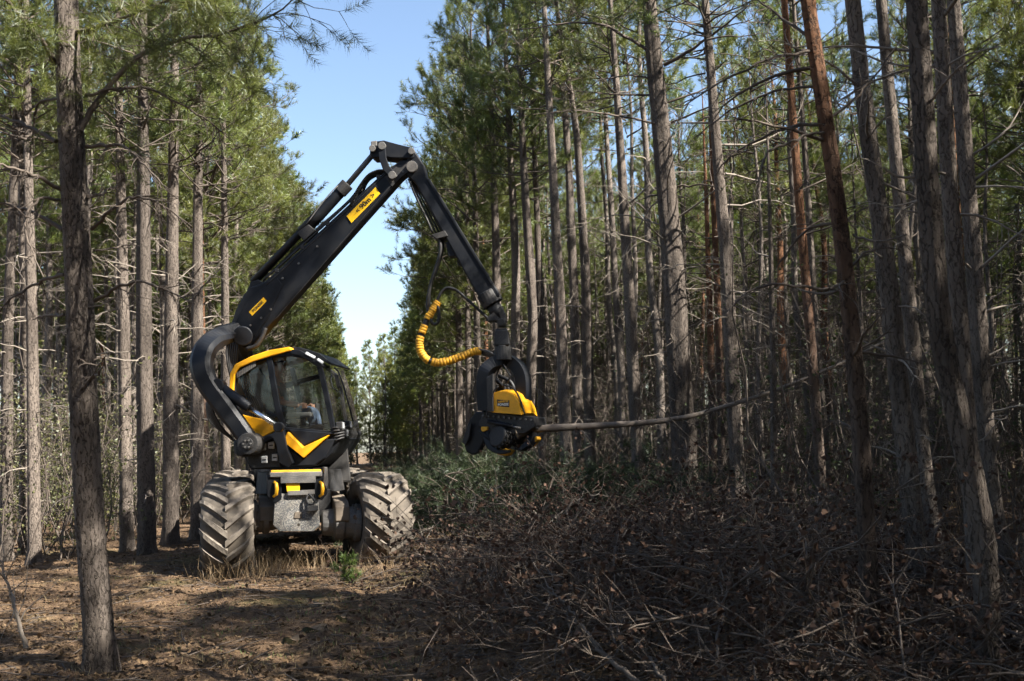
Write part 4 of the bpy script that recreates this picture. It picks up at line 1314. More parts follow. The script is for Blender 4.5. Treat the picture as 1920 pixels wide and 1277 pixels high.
# main boom: tapered box in the crane plane
BW = 0.135
bp_low = [(433, 606), (441, 582), (456, 553), (470, 537), (486, 533), (505, 520), (724, 318), (752, 300), (775, 300), (774, 316), (753, 332), (493, 624), (474, 650), (455, 652), (437, 640), (428, 622)]
boom = slab(bp_low, BW, -BW, M['black'], 'main_boom', None, 0.025, label='long black main boom rising over the cab')
HB().tube([sp(455, 630, 0.30), sp(455, 630, -0.30)], 0.15, 24, smooth=False).part('boom_pivot', M['black'], boom, 0.02)
HB().tube(spline([sp(462, 655, 0.2), sp(480, 650, 0.22), sp(492, 632, 0.22), sp(498, 615, 0.2)], 14), 0.035, 8).part('pivot_guard', M['black_rough'], boom)
mb = HB()                                              # weld seams and bolts along the edge
for k in range(5):
    f = k / 4
    mb.box(sp(520 + f * 190, 508 - f * 176, 0.1), (s_fw * 0.03, s_n * 0.04, UP * 0.03))
mb.part('hose_clamp', M['black_rough'], boom, 0.005)

for (a_, b_) in (((500, 534), (728, 322)), ((512, 604), (752, 326))):   # weld beads along both edges
    P = [sp(a_[0] + (b_[0] - a_[0]) * t, a_[1] + (b_[1] - a_[1]) * t, BW + 0.002) for t in np.linspace(0, 1, 30)]
    HB().tube(P, 0.007, 5).part('weld_seam', M['black_rough'], boom)
slab([(446, 600), (462, 566), (482, 548), (520, 522), (530, 535), (500, 600), (478, 630), (452, 634)], BW + 0.01, BW - 0.01, M['black'], 'reinforcing_plate', boom, 0.004)
slab([(722, 332), (742, 312), (770, 306), (770, 318), (750, 334), (735, 350)], BW + 0.012, BW - 0.01, M['black_rough'], 'reinforcing_plate', boom, 0.004)
for (px, py) in ((530, 522), (560, 494), (595, 462), (735, 340), (744, 330), (756, 322), (470, 610), (490, 596), (508, 580)):
    c = sp(px, py, BW + 0.01)
    HB().tube([c - s_n * 0.01, c + s_n * 0.014], 0.018, 6, smooth=False).part('bolt', M['grey_steel'], boom)
# sign plates with print
def as_mesh(cu, parent):
    t = bpy.data.objects.new('lettering', cu)
    COL.objects.link(t)
    me = bpy.data.meshes.new_from_object(t.evaluated_get(bpy.context.evaluated_depsgraph_get()))
    bpy.data.objects.remove(t)
    return link('lettering', me, parent)
def text_on(parent, body, cx, cy, ang_px, size, off, m, bold=0.0, shear=0.0, xscale=1.0):
    """lettering lying on the visible side of the crane plane; ang_px: a second pixel giving the baseline's direction"""
    cu = bpy.data.curves.new('lettering', 'FONT')
    cu.body = body
    cu.size = size
    cu.align_x = 'CENTER'
    cu.align_y = 'CENTER'
    cu.extrude = 0.0015
    cu.offset = bold
    cu.shear = shear
    cu.materials.append(m)
    o = as_mesh(cu, parent)
    c, e = sp(cx, cy, off), sp(*ang_px, off)
    x = nrm(e - c)
    y = np.cross(s_n, x)
    Mx = Matrix([[x[0] * xscale, y[0], s_n[0], c[0] - H0[0]], [x[1] * xscale, y[1], s_n[1], c[1] - H0[1]], [x[2] * xscale, y[2], s_n[2], c[2] - H0[2]], [0, 0, 0, 1]])
    o.matrix_local = Mx
    return o
sg = slab([(650, 405), (704, 351), (713, 363), (659, 418)], BW + 0.012, BW + 0.001, M['yellow_sign'], 'warning_sign', boom, 0.0, label='yellow safety distance sign reading 90m')
ax = (681.5 + 54, 384.5 - 54)
text_on(sg, '90m', 685, 381, ax, 0.115, BW + 0.0145, M['print'], 0.0015)
text_on(sg, '<', 671, 395, ax, 0.10, BW + 0.0145, M['print'], 0.002)
text_on(sg, '>', 699.5, 366.5, ax, 0.10, BW + 0.0145, M['print'], 0.002)
def picto(parts_, name):
    mb = HB()
    for pts in parts_:
        mb.prism([sp(x, y, BW + 0.0145) for x, y in pts], -s_n * 0.002)
    mb.part(name, M['print'], sg)
# walking figure: head, body, legs ; machine block at the other end
def on_sign(u, v, cx=681.5, cy=384.5):
    """u along the sign, v across it (px)"""
    return (cx + (u - v * -1) * 0.7071 * 1.0 + 0, cy - (u + v * -1 * -1) * 0.7071)
picto([[on_sign(u, v) for u, v in q] for q in ([(-20.5, 2.5), (-18.3, 2.5), (-18.3, 4.6), (-20.5, 4.6)], [(-21, -1), (-18, -1), (-17.5, 2), (-21, 2)],
       [(-21, -5), (-20, -5), (-19.3, -1), (-20.8, -1)], [(-18.6, -5), (-17.6, -5), (-18.2, -1), (-19.4, -1)], [(-17.5, 0), (-16, -1), (-15.8, -0.2), (-17.5, 1.6)])], 'walking_figure')
picto([[on_sign(u, v) for u, v in q] for q in ([(23, -3), (30, -3), (30, -1), (23, -1)], [(25, -1), (28, -1), (28, 3), (25, 3)], [(28, 1.5), (32, 4), (31.4, 5), (28, 2.8)])], 'machine_pictogram')
sg2 = slab([(466.5, 585), (494, 557.5), (500, 564.5), (473, 592)], BW + 0.012, BW + 0.001, M['yellow_sign'], 'name_plate', boom, 0.0)
text_on(sg2, 'PONSSE', 483.2, 574.8, (483.2 + 27.5, 574.8 - 27.5), 0.062, BW + 0.0145, M['print'], 0.001)

# lift cylinder on top of the boom
HB().tube([sp(474, 530, 0.0), sp(560, 440, 0.0), sp(575, 424, 0.0)], 0.062, 16).part('cylinder', M['black'], boom)
HB().tube([sp(566, 436, 0.0), sp(600, 402, 0.0), sp(640, 358, 0.0), sp(641, 357, 0)], [0.095, 0.09, 0.088, 0.088], 18).part('cylinder', M['black'], boom)
HB().tube([sp(637, 361, 0.0), sp(652, 345, 0.0)], 0.105, 18, smooth=False).part('cylinder_gland', M['black_rough'], boom, 0.01)
HB().tube([sp(650, 348, 0.0), sp(706, 282, 0.0)], 0.042, 14).part('piston_rod', M['grey_steel'], boom)
slab([(556, 436), (578, 420), (592, 432), (570, 452)], 0.12, -0.12, M['black_rough'], 'cylinder_mount', boom, 0.015)
slab([(462, 545), (470, 528), (484, 524), (500, 532), (482, 548)], 0.12, -0.12, M['black'], 'cylinder_mount', boom, 0.015)
HB().tube(spline([sp(575, 420, 0.1), sp(600, 385, 0.1), sp(628, 352, 0.1), sp(640, 345, 0.05)], 12), 0.009, 5).part('steel_pipe', M['grey_steel'], boom)
mb = HB()
for k in range(5):
    o = 0.16 - 0.07 * k
    P = spline([sp(655 + k * 2, 388 - k * 2, o), sp(668 + 3 * k, 357 + k, o), sp(690, 326 + k * 3, o), sp(712, 318 + k * 2, o), sp(735, 322, o)], 18)
    mb.tube1(P, 0.016, 6)
for q_ in mb.many:
    q_.part('hose', M['rubber'], boom)

for k in range(4):                                     # hoses lying along the boom's top edge
    o = 0.11 - 0.07 * k
    P = [sp(492, 527, o), sp(530, 494 - k, o), sp(590, 439 - 2 * k, o), sp(640, 393 - k, o), sp(657, 377 - k, o), sp(668, 360, o)]
    HB().tube(spline(P, 24), 0.015 + 0.003 * (k % 2), 6).part('hose', M['rubber'], boom)
# knee: link block, curved links, stick
link_blk = slab([(694, 276), (698, 266), (720, 263), (745, 270), (770, 276), (778, 285), (776, 295), (765, 297), (735, 296), (722, 294), (700, 296), (693, 290)], 0.16, -0.16, M['black'], 'jib_link', None, 0.025, label='black link block at the top of the crane knee')
slab([(695, 265), (706, 263), (707, 273), (696, 276)], 0.175, -0.175, M['grey_steel'], 'link_cap', link_blk, 0.01)
for o in (0.185, -0.185):
    bar([(716, 276, o), (718, 298, o), (724, 315, o), (736, 328, o)], 0.11, 'curved_link', M['black'], link_blk, 0.05)
for (px, py, r) in ((698, 278, 0.05), (716, 273, 0.06), (735, 328, 0.06), (772, 312, 0.085), (771, 283, 0.05)):
    HB().tube([sp(px, py, 0.235), sp(px, py, 0) - s_n * 0.235], r, 16, smooth=False).part('pin', M['grey_steel'], link_blk, 0.006)
stick = slab([(768, 280), (778, 283), (796, 310), (800, 330), (936, 548), (936, 556), (908, 570), (902, 566), (778, 342), (764, 330), (757, 318), (762, 300)], 0.13, -0.13, M['black'], 'stick', None, 0.02, label='black crane stick slanting down to the felling head')
slab([(800, 335), (806, 335), (925, 530), (921, 534)], 0.15, 0.125, M['black'], 'stick_rib', stick, 0.006)
HB().tube([sp(912, 548, 0.0), sp(925, 571, 0.0)], 0.165, 22, smooth=False).part('stick_flange', M['black_rough'], stick, 0.012)
mb = HB()
a, b = sp(917, 557, 0), sp(920, 562, 0)
ax_ = nrm(b - a)
for k in range(14):
    t = k * 2 * math.pi / 14
    u = s_n * math.cos(t) + np.cross(ax_, s_n) * math.sin(t)
    mb.box(a + u * 0.15 + ax_ * 0.09, (ax_ * 0.04, u * 0.016, np.cross(ax_, u) * 0.016))
mb.part('flange_bolts', M['black_rough'], stick)
HB().tube([sp(920, 565, 0.0), sp(940, 600, 0.0)], [0.115, 0.10], 18).part('extension', M['black'], stick)
slab([(925, 585), (940, 572), (948, 588), (950, 602), (944, 606), (930, 602), (914, 602), (911, 598)], 0.10, -0.10, M['black_rough'], 'stick_tip', stick, 0.015)
slab([(808, 440), (834, 432), (840, 442), (818, 448)], 0.16, -0.16, M['black_rough'], 'hose_clamp', stick, 0.008)
slab([(836, 455), (848, 448), (864, 474), (862, 480), (840, 480)], 0.10, -0.12, M['black'], 'valve_box', stick, 0.015)
mb = HB()
for k in range(4):
    o = 0.10 - 0.06 * k
    P = spline([sp(766 + k * 2, 335, o), sp(780 + k * 5, 370, o), sp(800 + 5 * k, 410, o), sp(812 + 6 * k, 438, o)], 14)
    mb.tube1(P, 0.017, 6)
    P = spline([sp(822 + k * 2, 444, o), sp(828 + k, 465, o), sp(818 + k, 500, o), sp(806, 535, o * .8), sp(800 + k, 570, o * .5), sp(804 + k, 595, o * .5), sp(812, 610, o * .5), sp(822, 606, o * .5), sp(824, 585, o * .5), sp(818, 567, o * .5)], 40)
    mb.tube1(P, 0.026, 7)
for k in range(2):
    o = 0.05 - 0.08 * k
    P = spline([sp(818, 568, o), sp(826, 548, o), sp(838, 538 + k, o), sp(856, 543, o), sp(880, 565, o), sp(905, 588, o), sp(918, 600, o)], 30)
    mb.tube1(P, 0.022, 7)
mb.tube1(spline([sp(862, 482, 0), sp(858, 495, .05), sp(866, 500, .05), sp(872, 490, .0)], 12), 0.02, 6)
for q_ in mb.many:
    q_.part('hose', M['rubber'], stick)

# --- hoses wrapped in yellow spiral guard, down to the head
wrap = spline([sp(822, 566, 0.02), sp(812, 580, 0.03), sp(802, 596, 0.04), sp(793, 618, 0.06), sp(786, 640, 0.08), sp(788, 660, 0.1), sp(800, 675, 0.1), sp(820, 681, 0.08), sp(845, 676, 0.06), (sp(868, 667, 0.04)), sp(892, 658, 0.02), sp(906, 660, 0.0)], 90)
core = HB().tube(wrap, 0.045, 12).part('supply_hose', M['rubber'], None, label='hoses wrapped in a yellow spiral guard')
seg = np.linspace(0, len(wrap) - 1, 47)
gaps = {9, 10, 14, 26, 45}
for k in range(46):
    if k in gaps:
        continue
    i0, i1 = seg[k], seg[k + 1] - 0.16
    tt = np.linspace(i0, i1, 4)
    P = np.stack([np.interp(tt, np.arange(len(wrap)), wrap[:, a]) for a in range(3)], -1)
    rr = 0.060 + 0.003 * math.sin(k * 2.1)
    HB().tube(P, [rr * 0.97, rr, rr * 1.01, rr * 0.97], 14).part('spiral_guard', M['yellow_dull'], core)
mb = HB()
for k in range(4):
    mb.tube1(spline([sp(898, 655 + 2 * k, 0.05 - .04 * k), sp(912, 657 + 3 * k, 0.06 - .05 * k), sp(925, 664 + 3 * k, 0.06 - .05 * k), sp(938, 672 + 2 * k, 0)], 12), 0.018, 6)
for q_ in mb.many:
    q_.part('hose_end', M['grey_steel'], core)

# --- rotator and felling head
rot_ = HB()
rot_.tube([sp(940, 596, 0), sp(941, 614, 0)], 0.07, 14)
rot_.tube([sp(940, 604, 0.13), sp(940, 604, 0) - s_n * 0.13], 0.06, 14)
rot_.loft([[sp(px, py, 0) + s_n * (w * q) + s_fw * (w * p) for p, q in ((-1, -1), (1, -1), (1, 1), (-1, 1))] for px, py, w in ((941, 616, 0.07), (941, 622, 0.10), (942, 648, 0.115), (942, 652, 0.07))])
rot_.tube([sp(942, 648, 0), sp(943, 676, 0)], [0.12, 0.14], 18, smooth=False)
rotator = rot_.part('rotator', M['black_rough'], None, 0.012)

HYAW = R(-31.0)                                        # the head hangs turned: its cover shows us a corner
h_fw = np.array([math.cos(HYAW), math.sin(HYAW), 0])
h_n = np.array([math.sin(HYAW), -math.cos(HYAW), 0])
HC = sp(943, 760, 0.0)
def hp(px, py, off=0.0):
    return hit(px, py, HC + h_n * off, h_n)
def hslab(pts, a, b, m, name, parent, bevel=0.012, **kw):
    return HB().prism([hp(px, py, a) for px, py in pts], -h_n * (a - b)).part(name, m, parent, bevel, **kw)
head = hslab([(905, 772), (1000, 782), (1004, 800), (985, 812), (930, 815), (895, 800)], 0.20, -0.28, M['black_rough'], 'felling_head', None, 0.02, label='black frame of the felling head')
# hanging bracket: inverted U
ub = [(911, 770), (909, 735), (908, 705), (916, 688), (932, 678), (946, 674), (960, 678), (974, 690), (981, 706), (982, 732), (980, 752)]
P = np.array([hp(px, py, 0.18 if px < 930 else (0.0 if px < 960 else -0.15)) for px, py in ub])
P = spline(P, 33)
T = nrm(np.gradient(P, axis=0))
sd = nrm(np.cross(T, h_n))
HB().loft([[p + q * 0.085 + h_n * 0.11, p - q * 0.085 + h_n * 0.11, p - q * 0.085 - h_n * 0.11, p + q * 0.085 - h_n * 0.11] for p, q in zip(P, sd)]).part('hanging_bracket', M['black'], head, 0.015)
hslab([(912, 708), (924, 700), (924, 772), (914, 772)], 0.315, 0.22, M['black_rough'], 'bracket_plate', head, 0.01)
mb = HB()
mb.tube1(spline([hp(928, 712, .1), hp(940, 720, .1), hp(948, 730, .05), hp(940, 742, .1)], 12), 0.03, 8)
mb.tube1(spline([hp(935, 705, 0), hp(955, 712, 0), hp(965, 728, 0), hp(958, 742, .0)], 12), 0.03, 8)
for q_ in mb.many:
    q_.part('hose', M['rubber'], head)
# yellow cover: a domed shell lofted from side outline to the far end
side_pts = [(921, 773), (919, 752), (923, 738), (935, 733.5), (951, 734), (964, 741), (973, 756), (978, 778)]
A = np.array([hp(px, py, 0.28) for px, py in side_pts])
cen = A.mean(0)
rings = []
for f, sc_, dz in ((0.0, 0.97, 0.0), (0.0, 1.0, 0.0), (0.22, 1.0, 0.03), (0.45, 0.96, 0.02), (0.62, 0.88, -0.02), (0.74, 0.78, -0.06)):
    B = (A - cen) * sc_ + cen
    lowz = A[:, 2].min()
    B = B - h_n * f + UP * dz
    B[:, 2] = np.where(A[:, 2] < lowz + 0.1, np.maximum(B[:, 2], lowz - 0.02 - dz * 0), B[:, 2])
    rings.append(B)
cover = HB().loft(rings, smooth=False).part('cover', M['yellow'], head, 0.03, label='yellow domed cover of the felling head')
def quad_text(parent, body, cx, cy, size, m, off=0.2835, xs=1.0):
    cu = bpy.data.curves.new('lettering', 'FONT')
    cu.body, cu.size, cu.align_x, cu.align_y, cu.extrude, cu.offset = body, size, 'CENTER', 'CENTER', 0.0015, 0.0015
    cu.materials.append(m)
    o = as_mesh(cu, parent)
    c = hp(cx, cy, off) - H0
    x, y = h_fw, UP
    o.matrix_local = Matrix([[x[0] * xs, y[0], h_n[0], c[0]], [x[1] * xs, y[1], h_n[1], c[1]], [x[2] * xs, y[2], h_n[2], c[2]], [0, 0, 0, 1]])
    return o
hslab([(932, 749), (955, 750.5), (955, 763.5), (932, 761.5)], 0.2825, 0.275, M['print'], 'decal', head, 0.0)
quad_text(head, 'HARVESTER', 943.4, 753.2, 0.036, M['yellow_dull'], 0.284, 0.86)
quad_text(head, 'PONSSE', 943.4, 758.8, 0.05, M['print_white'], 0.284, 0.98)
# side of the cover towards the bracket
hslab([(898, 748), (908, 745), (911, 766), (900, 762)], 0.05, -0.15, M['yellow'], 'side_cover', head, 0.015)
# feed roller, saw box, knives
for (px, py, off, r, w) in ((940, 820, 0.16, 0.17, 0.22), (966, 812, -0.2, 0.18, 0.2)):
    c = hp(px, py, off)
    axr = nrm(h_n * 0.9 + UP * 0.25 - h_fw * 0.3)
    ro = HB().tube([c + axr * w * .5, c + axr * w * .4, c - axr * w * .4, c - axr * w * .5], [r * .9, r, r, r * .9], 24, smooth=False).part('feed_roller', M['black_rough'], head, 0.01)
    mb = HB()
    for k in range(16):
        t = k * math.pi / 8
        e1 = nrm(np.cross(axr, UP))
        e2 = np.cross(axr, e1)
        u = e1 * math.cos(t) + e2 * math.sin(t)
        for q in (-0.3, 0, 0.3):
            mb.box(c + u * r + axr * w * q, (u * 0.02, np.cross(axr, u) * 0.02, axr * 0.02))
    mb.part('roller_spikes', M['black_rough'], head)
# long delimbing knife and saw housing hanging on the left
hslab([(893, 772), (912, 770), (915, 800), (907, 832), (898, 848), (886, 854), (873, 848), (868, 828), (874, 800), (882, 782)], 0.12, 0.0, M['black'], 'saw_housing', head, 0.03)
hslab([(876, 800), (884, 792), (880, 820), (872, 836), (866, 828)], 0.185, 0.15, M['black_rough'], 'housing_rib', head, 0.01)
hslab([(900, 812), (914, 806), (914, 800), (902, 800)], 0.24, 0.1, M['yellow_dull'], 'yellow_lug', head, 0.008)
def knife(pts, r0, name):
    P = spline(np.array([hp(*p) for p in pts]), 22)
    T = nrm(np.gradient(P, axis=0))
    sd = nrm(np.cross(T, h_n))
    ws = np.interp(np.linspace(0, 1, 22), [0, 0.3, 1], [r0, r0, r0 * 0.25])
    HB().loft([[p + q * w + h_n * 0.07, p - q * w * .4 + h_n * 0.07, p - q * w - h_n * 0.07, p + q * w - h_n * 0.07] for p, q, w in zip(P, sd, ws)]).part(name, M['black'], head, 0.01)
knife([(925, 790, .1), (915, 815, .15), (922, 838, .2), (940, 848, .25), (955, 846, .3)], 0.07, 'delimbing_knife')
knife([(985, 790, -.1), (1000, 812, .0), (995, 832, .1), (978, 844, .15), (968, 840, .2)], 0.07, 'delimbing_knife')
hslab([(930, 842), (940, 838), (958, 845), (950, 855), (932, 852)], 0.22, 0.05, M['yellow_dull'], 'yellow_lug', head, 0.01)
hslab([(990, 828), (1006, 818), (1008, 824), (994, 838)], 0.05, -0.12, M['yellow_dull'], 'yellow_lug', head, 0.008)
hslab([(965, 785), (1010, 785), (1016, 800), (1000, 826), (970, 832), (960, 812)], -0.3, -0.42, M['black_rough'], 'rear_plate', head, 0.015)

# small machinery on the head
hslab([(926, 722), (952, 720), (956, 738), (926, 738)], 0.06, -0.14, M['black_rough'], 'valve_block', head, 0.012)
for (a_, b_, o_, r_) in (((915, 790), (962, 800), 0.24, 0.03), ((958, 790), (996, 800), 0.1, 0.028), ((900, 806), (925, 832), 0.22, 0.026)):
    HB().tube([hp(*a_, o_), hp(*b_, o_)], r_, 12).part('cylinder', M['black'], head)
    d_ = nrm(hp(*b_, o_) - hp(*a_, o_))
    HB().tube([hp(*b_, o_), hp(*b_, o_) + d_ * 0.12], r_ * 0.5, 10).part('piston_rod', M['grey_steel'], head)
for k, pts_ in enumerate(([(934, 724), (924, 736), (916, 756), (912, 784)], [(944, 722), (962, 726), (974, 744), (984, 778)], [(930, 786), (936, 798), (930, 812), (920, 820)],
                          [(960, 784), (954, 800), (962, 816), (972, 824)], [(950, 718), (958, 706), (950, 694), (944, 684)], [(936, 718), (930, 704), (936, 692), (941, 682)])):
    HB().tube(spline([hp(px, py, 0.3 - 0.05 * k) for px, py in pts_], 14), 0.014, 6).part('hose', M['rubber'], head)
for k in range(10):
    c = hp(906 + k * 10, 779 + k * 0.9, 0.205)
    HB().tube([c, c + h_n * 0.02], 0.016, 6, smooth=False).part('bolt', M['grey_steel'], head)

# --- the stem held by the head
SD = float(to_px(hp(985, 806, 0.05))[2])
st = [(968, 812), (990, 805), (1050, 802), (1110, 799), (1180, 795), (1240, 790), (1300, 780), (1360, 762), (1420, 744), (1480, 722), (1530, 702), (1590, 676), (1660, 640)]
P = spline(np.array([at(px, py, SD + 0.0012 * (px - 985)) for px, py in st]), 60)
stem = empty('felled_stem', tuple(P[2]))
tag(stem, 'thin delimbed pine stem held crosswise in the felling head', 'tree stem')
rr = 0.024 + 0.042 * (1 - np.linspace(0, 1, 60)) ** 1.6
rr[:7] += np.linspace(0.035, 0, 7)
g_ = np.random.default_rng(5)
MB().tube(P - P[2], rr * (1 + g_.normal(0, 0.03, 60)), 14).build('trunk', M['stem_bark'], stem)
MB().tube([P[0] - nrm(P[1] - P[0]) * 0.012 - P[2], P[0] + nrm(P[1] - P[0]) * 0.01 - P[2]], rr[0] * 0.96, 14).build('cut_face', M['wood_cut'], stem)
tw, tr_ = [], []
for k in range(60):
    j = int(8 + 50 * g_.random() ** 0.6)
    d = np.array([g_.normal(0, .6), g_.normal(0, .6), g_.normal(0.1, .6)]) + nrm(P[j] - P[j - 1]) * 0.4
    L_ = g_.uniform(0.1, 0.35) + 0.7 * (j / 60) * g_.random()
    tw.append(limb(g_, P[j] - P[2], d, L_, 6, -0.03, 0.2))
    tr_.append(np.linspace(0.010, 0.003, 6))
for a_, b_ in zip(tw, tr_):
    MB().tube(a_, b_, 5).build('branch_stub', M['twig'], stem)

# --- the operator in the cab: one skinned body, clothes as children
def skin_figure(name, joints, edges, radii, m, parent=None, loc=(0, 0, 0)):
    me = bpy.data.meshes.new(name)
    me.from_pydata([tuple(j) for j in joints], edges, [])
    me.materials.append(m)
    o = link(name, me, parent, loc)
    md = o.modifiers.new('skin', 'SKIN')
    lay = me.skin_vertices[0] if me.skin_vertices else None
    if lay is None:
        bpy.context.view_layer.objects.active = o
        bm = bmesh.new()
        bm.from_mesh(me)
        bm.verts.layers.skin.verify()
        bm.to_mesh(me)
        bm.free()
        lay = me.skin_vertices[0]
    for i, r in enumerate(radii):
        lay.data[i].radius = (r, r) if not isinstance(r, tuple) else r
        lay.data[i].use_root = (i == 0)
    sb = o.modifiers.new('smooth', 'SUBSURF')
    sb.levels = sb.render_levels = 2
    for p in me.polygons:
        p.use_smooth = True
    return o
hipw = sp(531, 778, 0.05)
def pv(f, s, u):                                       # forward, towards the visible side, up
    return s_fw * f + s_n * s + UP * u
J = [pv(0, 0, 0.02), pv(-0.06, 0, 0.25), pv(-0.10, 0, 0.45), pv(-0.10, 0, 0.56), pv(-0.07, 0, 0.66), pv(-0.05, 0, 0.76), pv(-0.06, 0, 0.83),
     pv(-0.09, 0.19, 0.45), pv(0.0, 0.24, 0.20), pv(0.24, 0.26, 0.13), pv(0.32, 0.26, 0.12),
     pv(-0.09, -0.19, 0.45), pv(0.0, -0.24, 0.20), pv(0.24, -0.26, 0.13), pv(0.32, -0.26, 0.12),
     pv(0.10, 0.10, 0.02), pv(0.45, 0.13, 0.06), pv(0.52, 0.13, -0.32), pv(0.66, 0.13, -0.36),
     pv(0.10, -0.10, 0.02), pv(0.45, -0.13, 0.06), pv(0.52, -0.13, -0.32), pv(0.66, -0.13, -0.36)]
E_ = [(0, 1), (1, 2), (2, 3), (3, 4), (4, 5), (5, 6), (2, 7), (7, 8), (8, 9), (9, 10), (2, 11), (11, 12), (12, 13), (13, 14),
      (0, 15), (15, 16), (16, 17), (17, 18), (0, 19), (19, 20), (20, 21), (21, 22)]
RR = [0.13, 0.13, 0.14, 0.055, 0.075, 0.095, 0.07, 0.065, 0.048, 0.036, 0.032, 0.065, 0.048, 0.036, 0.032, 0.085, 0.07, 0.05, 0.04, 0.085, 0.07, 0.05, 0.04]
person = skin_figure('person', J, E_, RR, M['skin'], None, tuple(hipw))
tag(person, 'seated operator with bare forearms and grey shirt inside the cab', 'person')
skin_figure('shirt', [J[0], J[1], J[2], J[2] + UP * 0.05, J[7], (np.array(J[7]) + np.array(J[8])) / 2, J[11], (np.array(J[11]) + np.array(J[12])) / 2],
            [(0, 1), (1, 2), (2, 3), (2, 4), (4, 5), (2, 6), (6, 7)], [0.145, 0.145, 0.155, 0.07, 0.08, 0.068, 0.08, 0.068], M['shirt'], person)
skin_figure('trousers', [J[0], J[15], J[16], J[17], J[19], J[20], J[21]], [(0, 1), (1, 2), (2, 3), (0, 4), (4, 5), (5, 6)], [0.14, 0.1, 0.085, 0.065, 0.1, 0.085, 0.065], M['jeans'], person)
mb = MB()
hc = np.array(J[5]) - s_fw * 0.02 + UP * 0.05
th = np.linspace(0, math.pi * 0.55, 7)
mb.loft([[hc + UP * 0.115 * math.cos(t) + 0.115 * math.sin(t) * (s_fw * math.cos(a) + s_n * 0.85 * math.sin(a)) for a in np.arange(14) * 2 * math.pi / 14] for t in th[1:]], smooth=True)
mb.build('hair', M['hair'], person)
mb = MB()
for s_ in (0.035, -0.035):
    e = np.array(J[4]) + UP * 0.07 + s_fw * 0.098 + s_n * s_
    mb.tube([e - s_fw * 0.01, e + s_fw * 0.004], 0.011, 8)
mb.tube([np.array(J[4]) + UP * 0.06 + s_fw * 0.09, np.array(J[4]) + UP * 0.02 + s_fw * 0.125, np.array(J[4]) + UP * 0.01 + s_fw * 0.09], [0.010, 0.016, 0.010], 8)
mb.tube([np.array(J[4]) - UP * 0.035 + s_fw * 0.082 + s_n * q for q in (-0.028, 0, 0.028)], 0.007, 6)
mb.build('face', M['skin'], person)
for s_ in (1, -1):                                     # fingers closed on the joysticks
    w0 = pv(0.33, 0.26 * s_, 0.12)
    mb = MB()
    for k in range(4):
        b0_ = w0 + pv(0.03, 0.0, 0.02 - 0.018 * k)
        mb.tube([b0_, b0_ + pv(0.045, 0.012 * s_, 0), b0_ + pv(0.06, -0.02 * s_, 0), b0_ + pv(0.03, -0.035 * s_, 0)], [0.011, 0.011, 0.010, 0.008], 7)
    mb.tube([w0 + pv(0.0, -0.02 * s_, 0.02), w0 + pv(0.035, -0.04 * s_, 0.035), w0 + pv(0.06, -0.03 * s_, 0.03)], [0.013, 0.012, 0.009], 7)
    mb.build('fingers', M['skin'], person)
# ------------------------------------------------------------------ undergrowth, litter, brush
def leaf_cloud(mb, C, size, g, m=0, fold=0.25, flat=None):
    """one small folded leaf at each point of C"""
    n = len(C)
    a = nrm(g.normal(size=(n, 3))) if flat is None else nrm(np.c_[g.normal(size=(n, 2)), g.normal(0, flat, (n, 1))])
    b = nrm(np.cross(a, g.normal(size=(n, 3)) if flat is None else np.c_[g.normal(0, flat, (n, 2)), np.ones((n, 1))]))
    c = np.cross(a, b)
    s = (size * g.uniform(0.6, 1.3, n))[:, None]
    w = g.uniform(0.25, 0.42, n)[:, None]
    V = np.stack([C, C + a * s * 0.3 + b * s * w * 0.8 + c * s * fold, C + a * s * 0.75 + b * s * w + c * s * fold * g.uniform(0, 1.5, (n, 1)), C + a * s,
                  C + a * s * 0.7 - b * s * w + c * s * fold, C + a * s * 0.3 - b * s * w * 0.75 + c * s * fold], 1)
    i = np.arange(n)[:, None] * 6
    mb.add(V.reshape(-1, 3), np.concatenate([i + [[0, 1, 2, 3]], i + [[0, 3, 4, 5]]]), m)

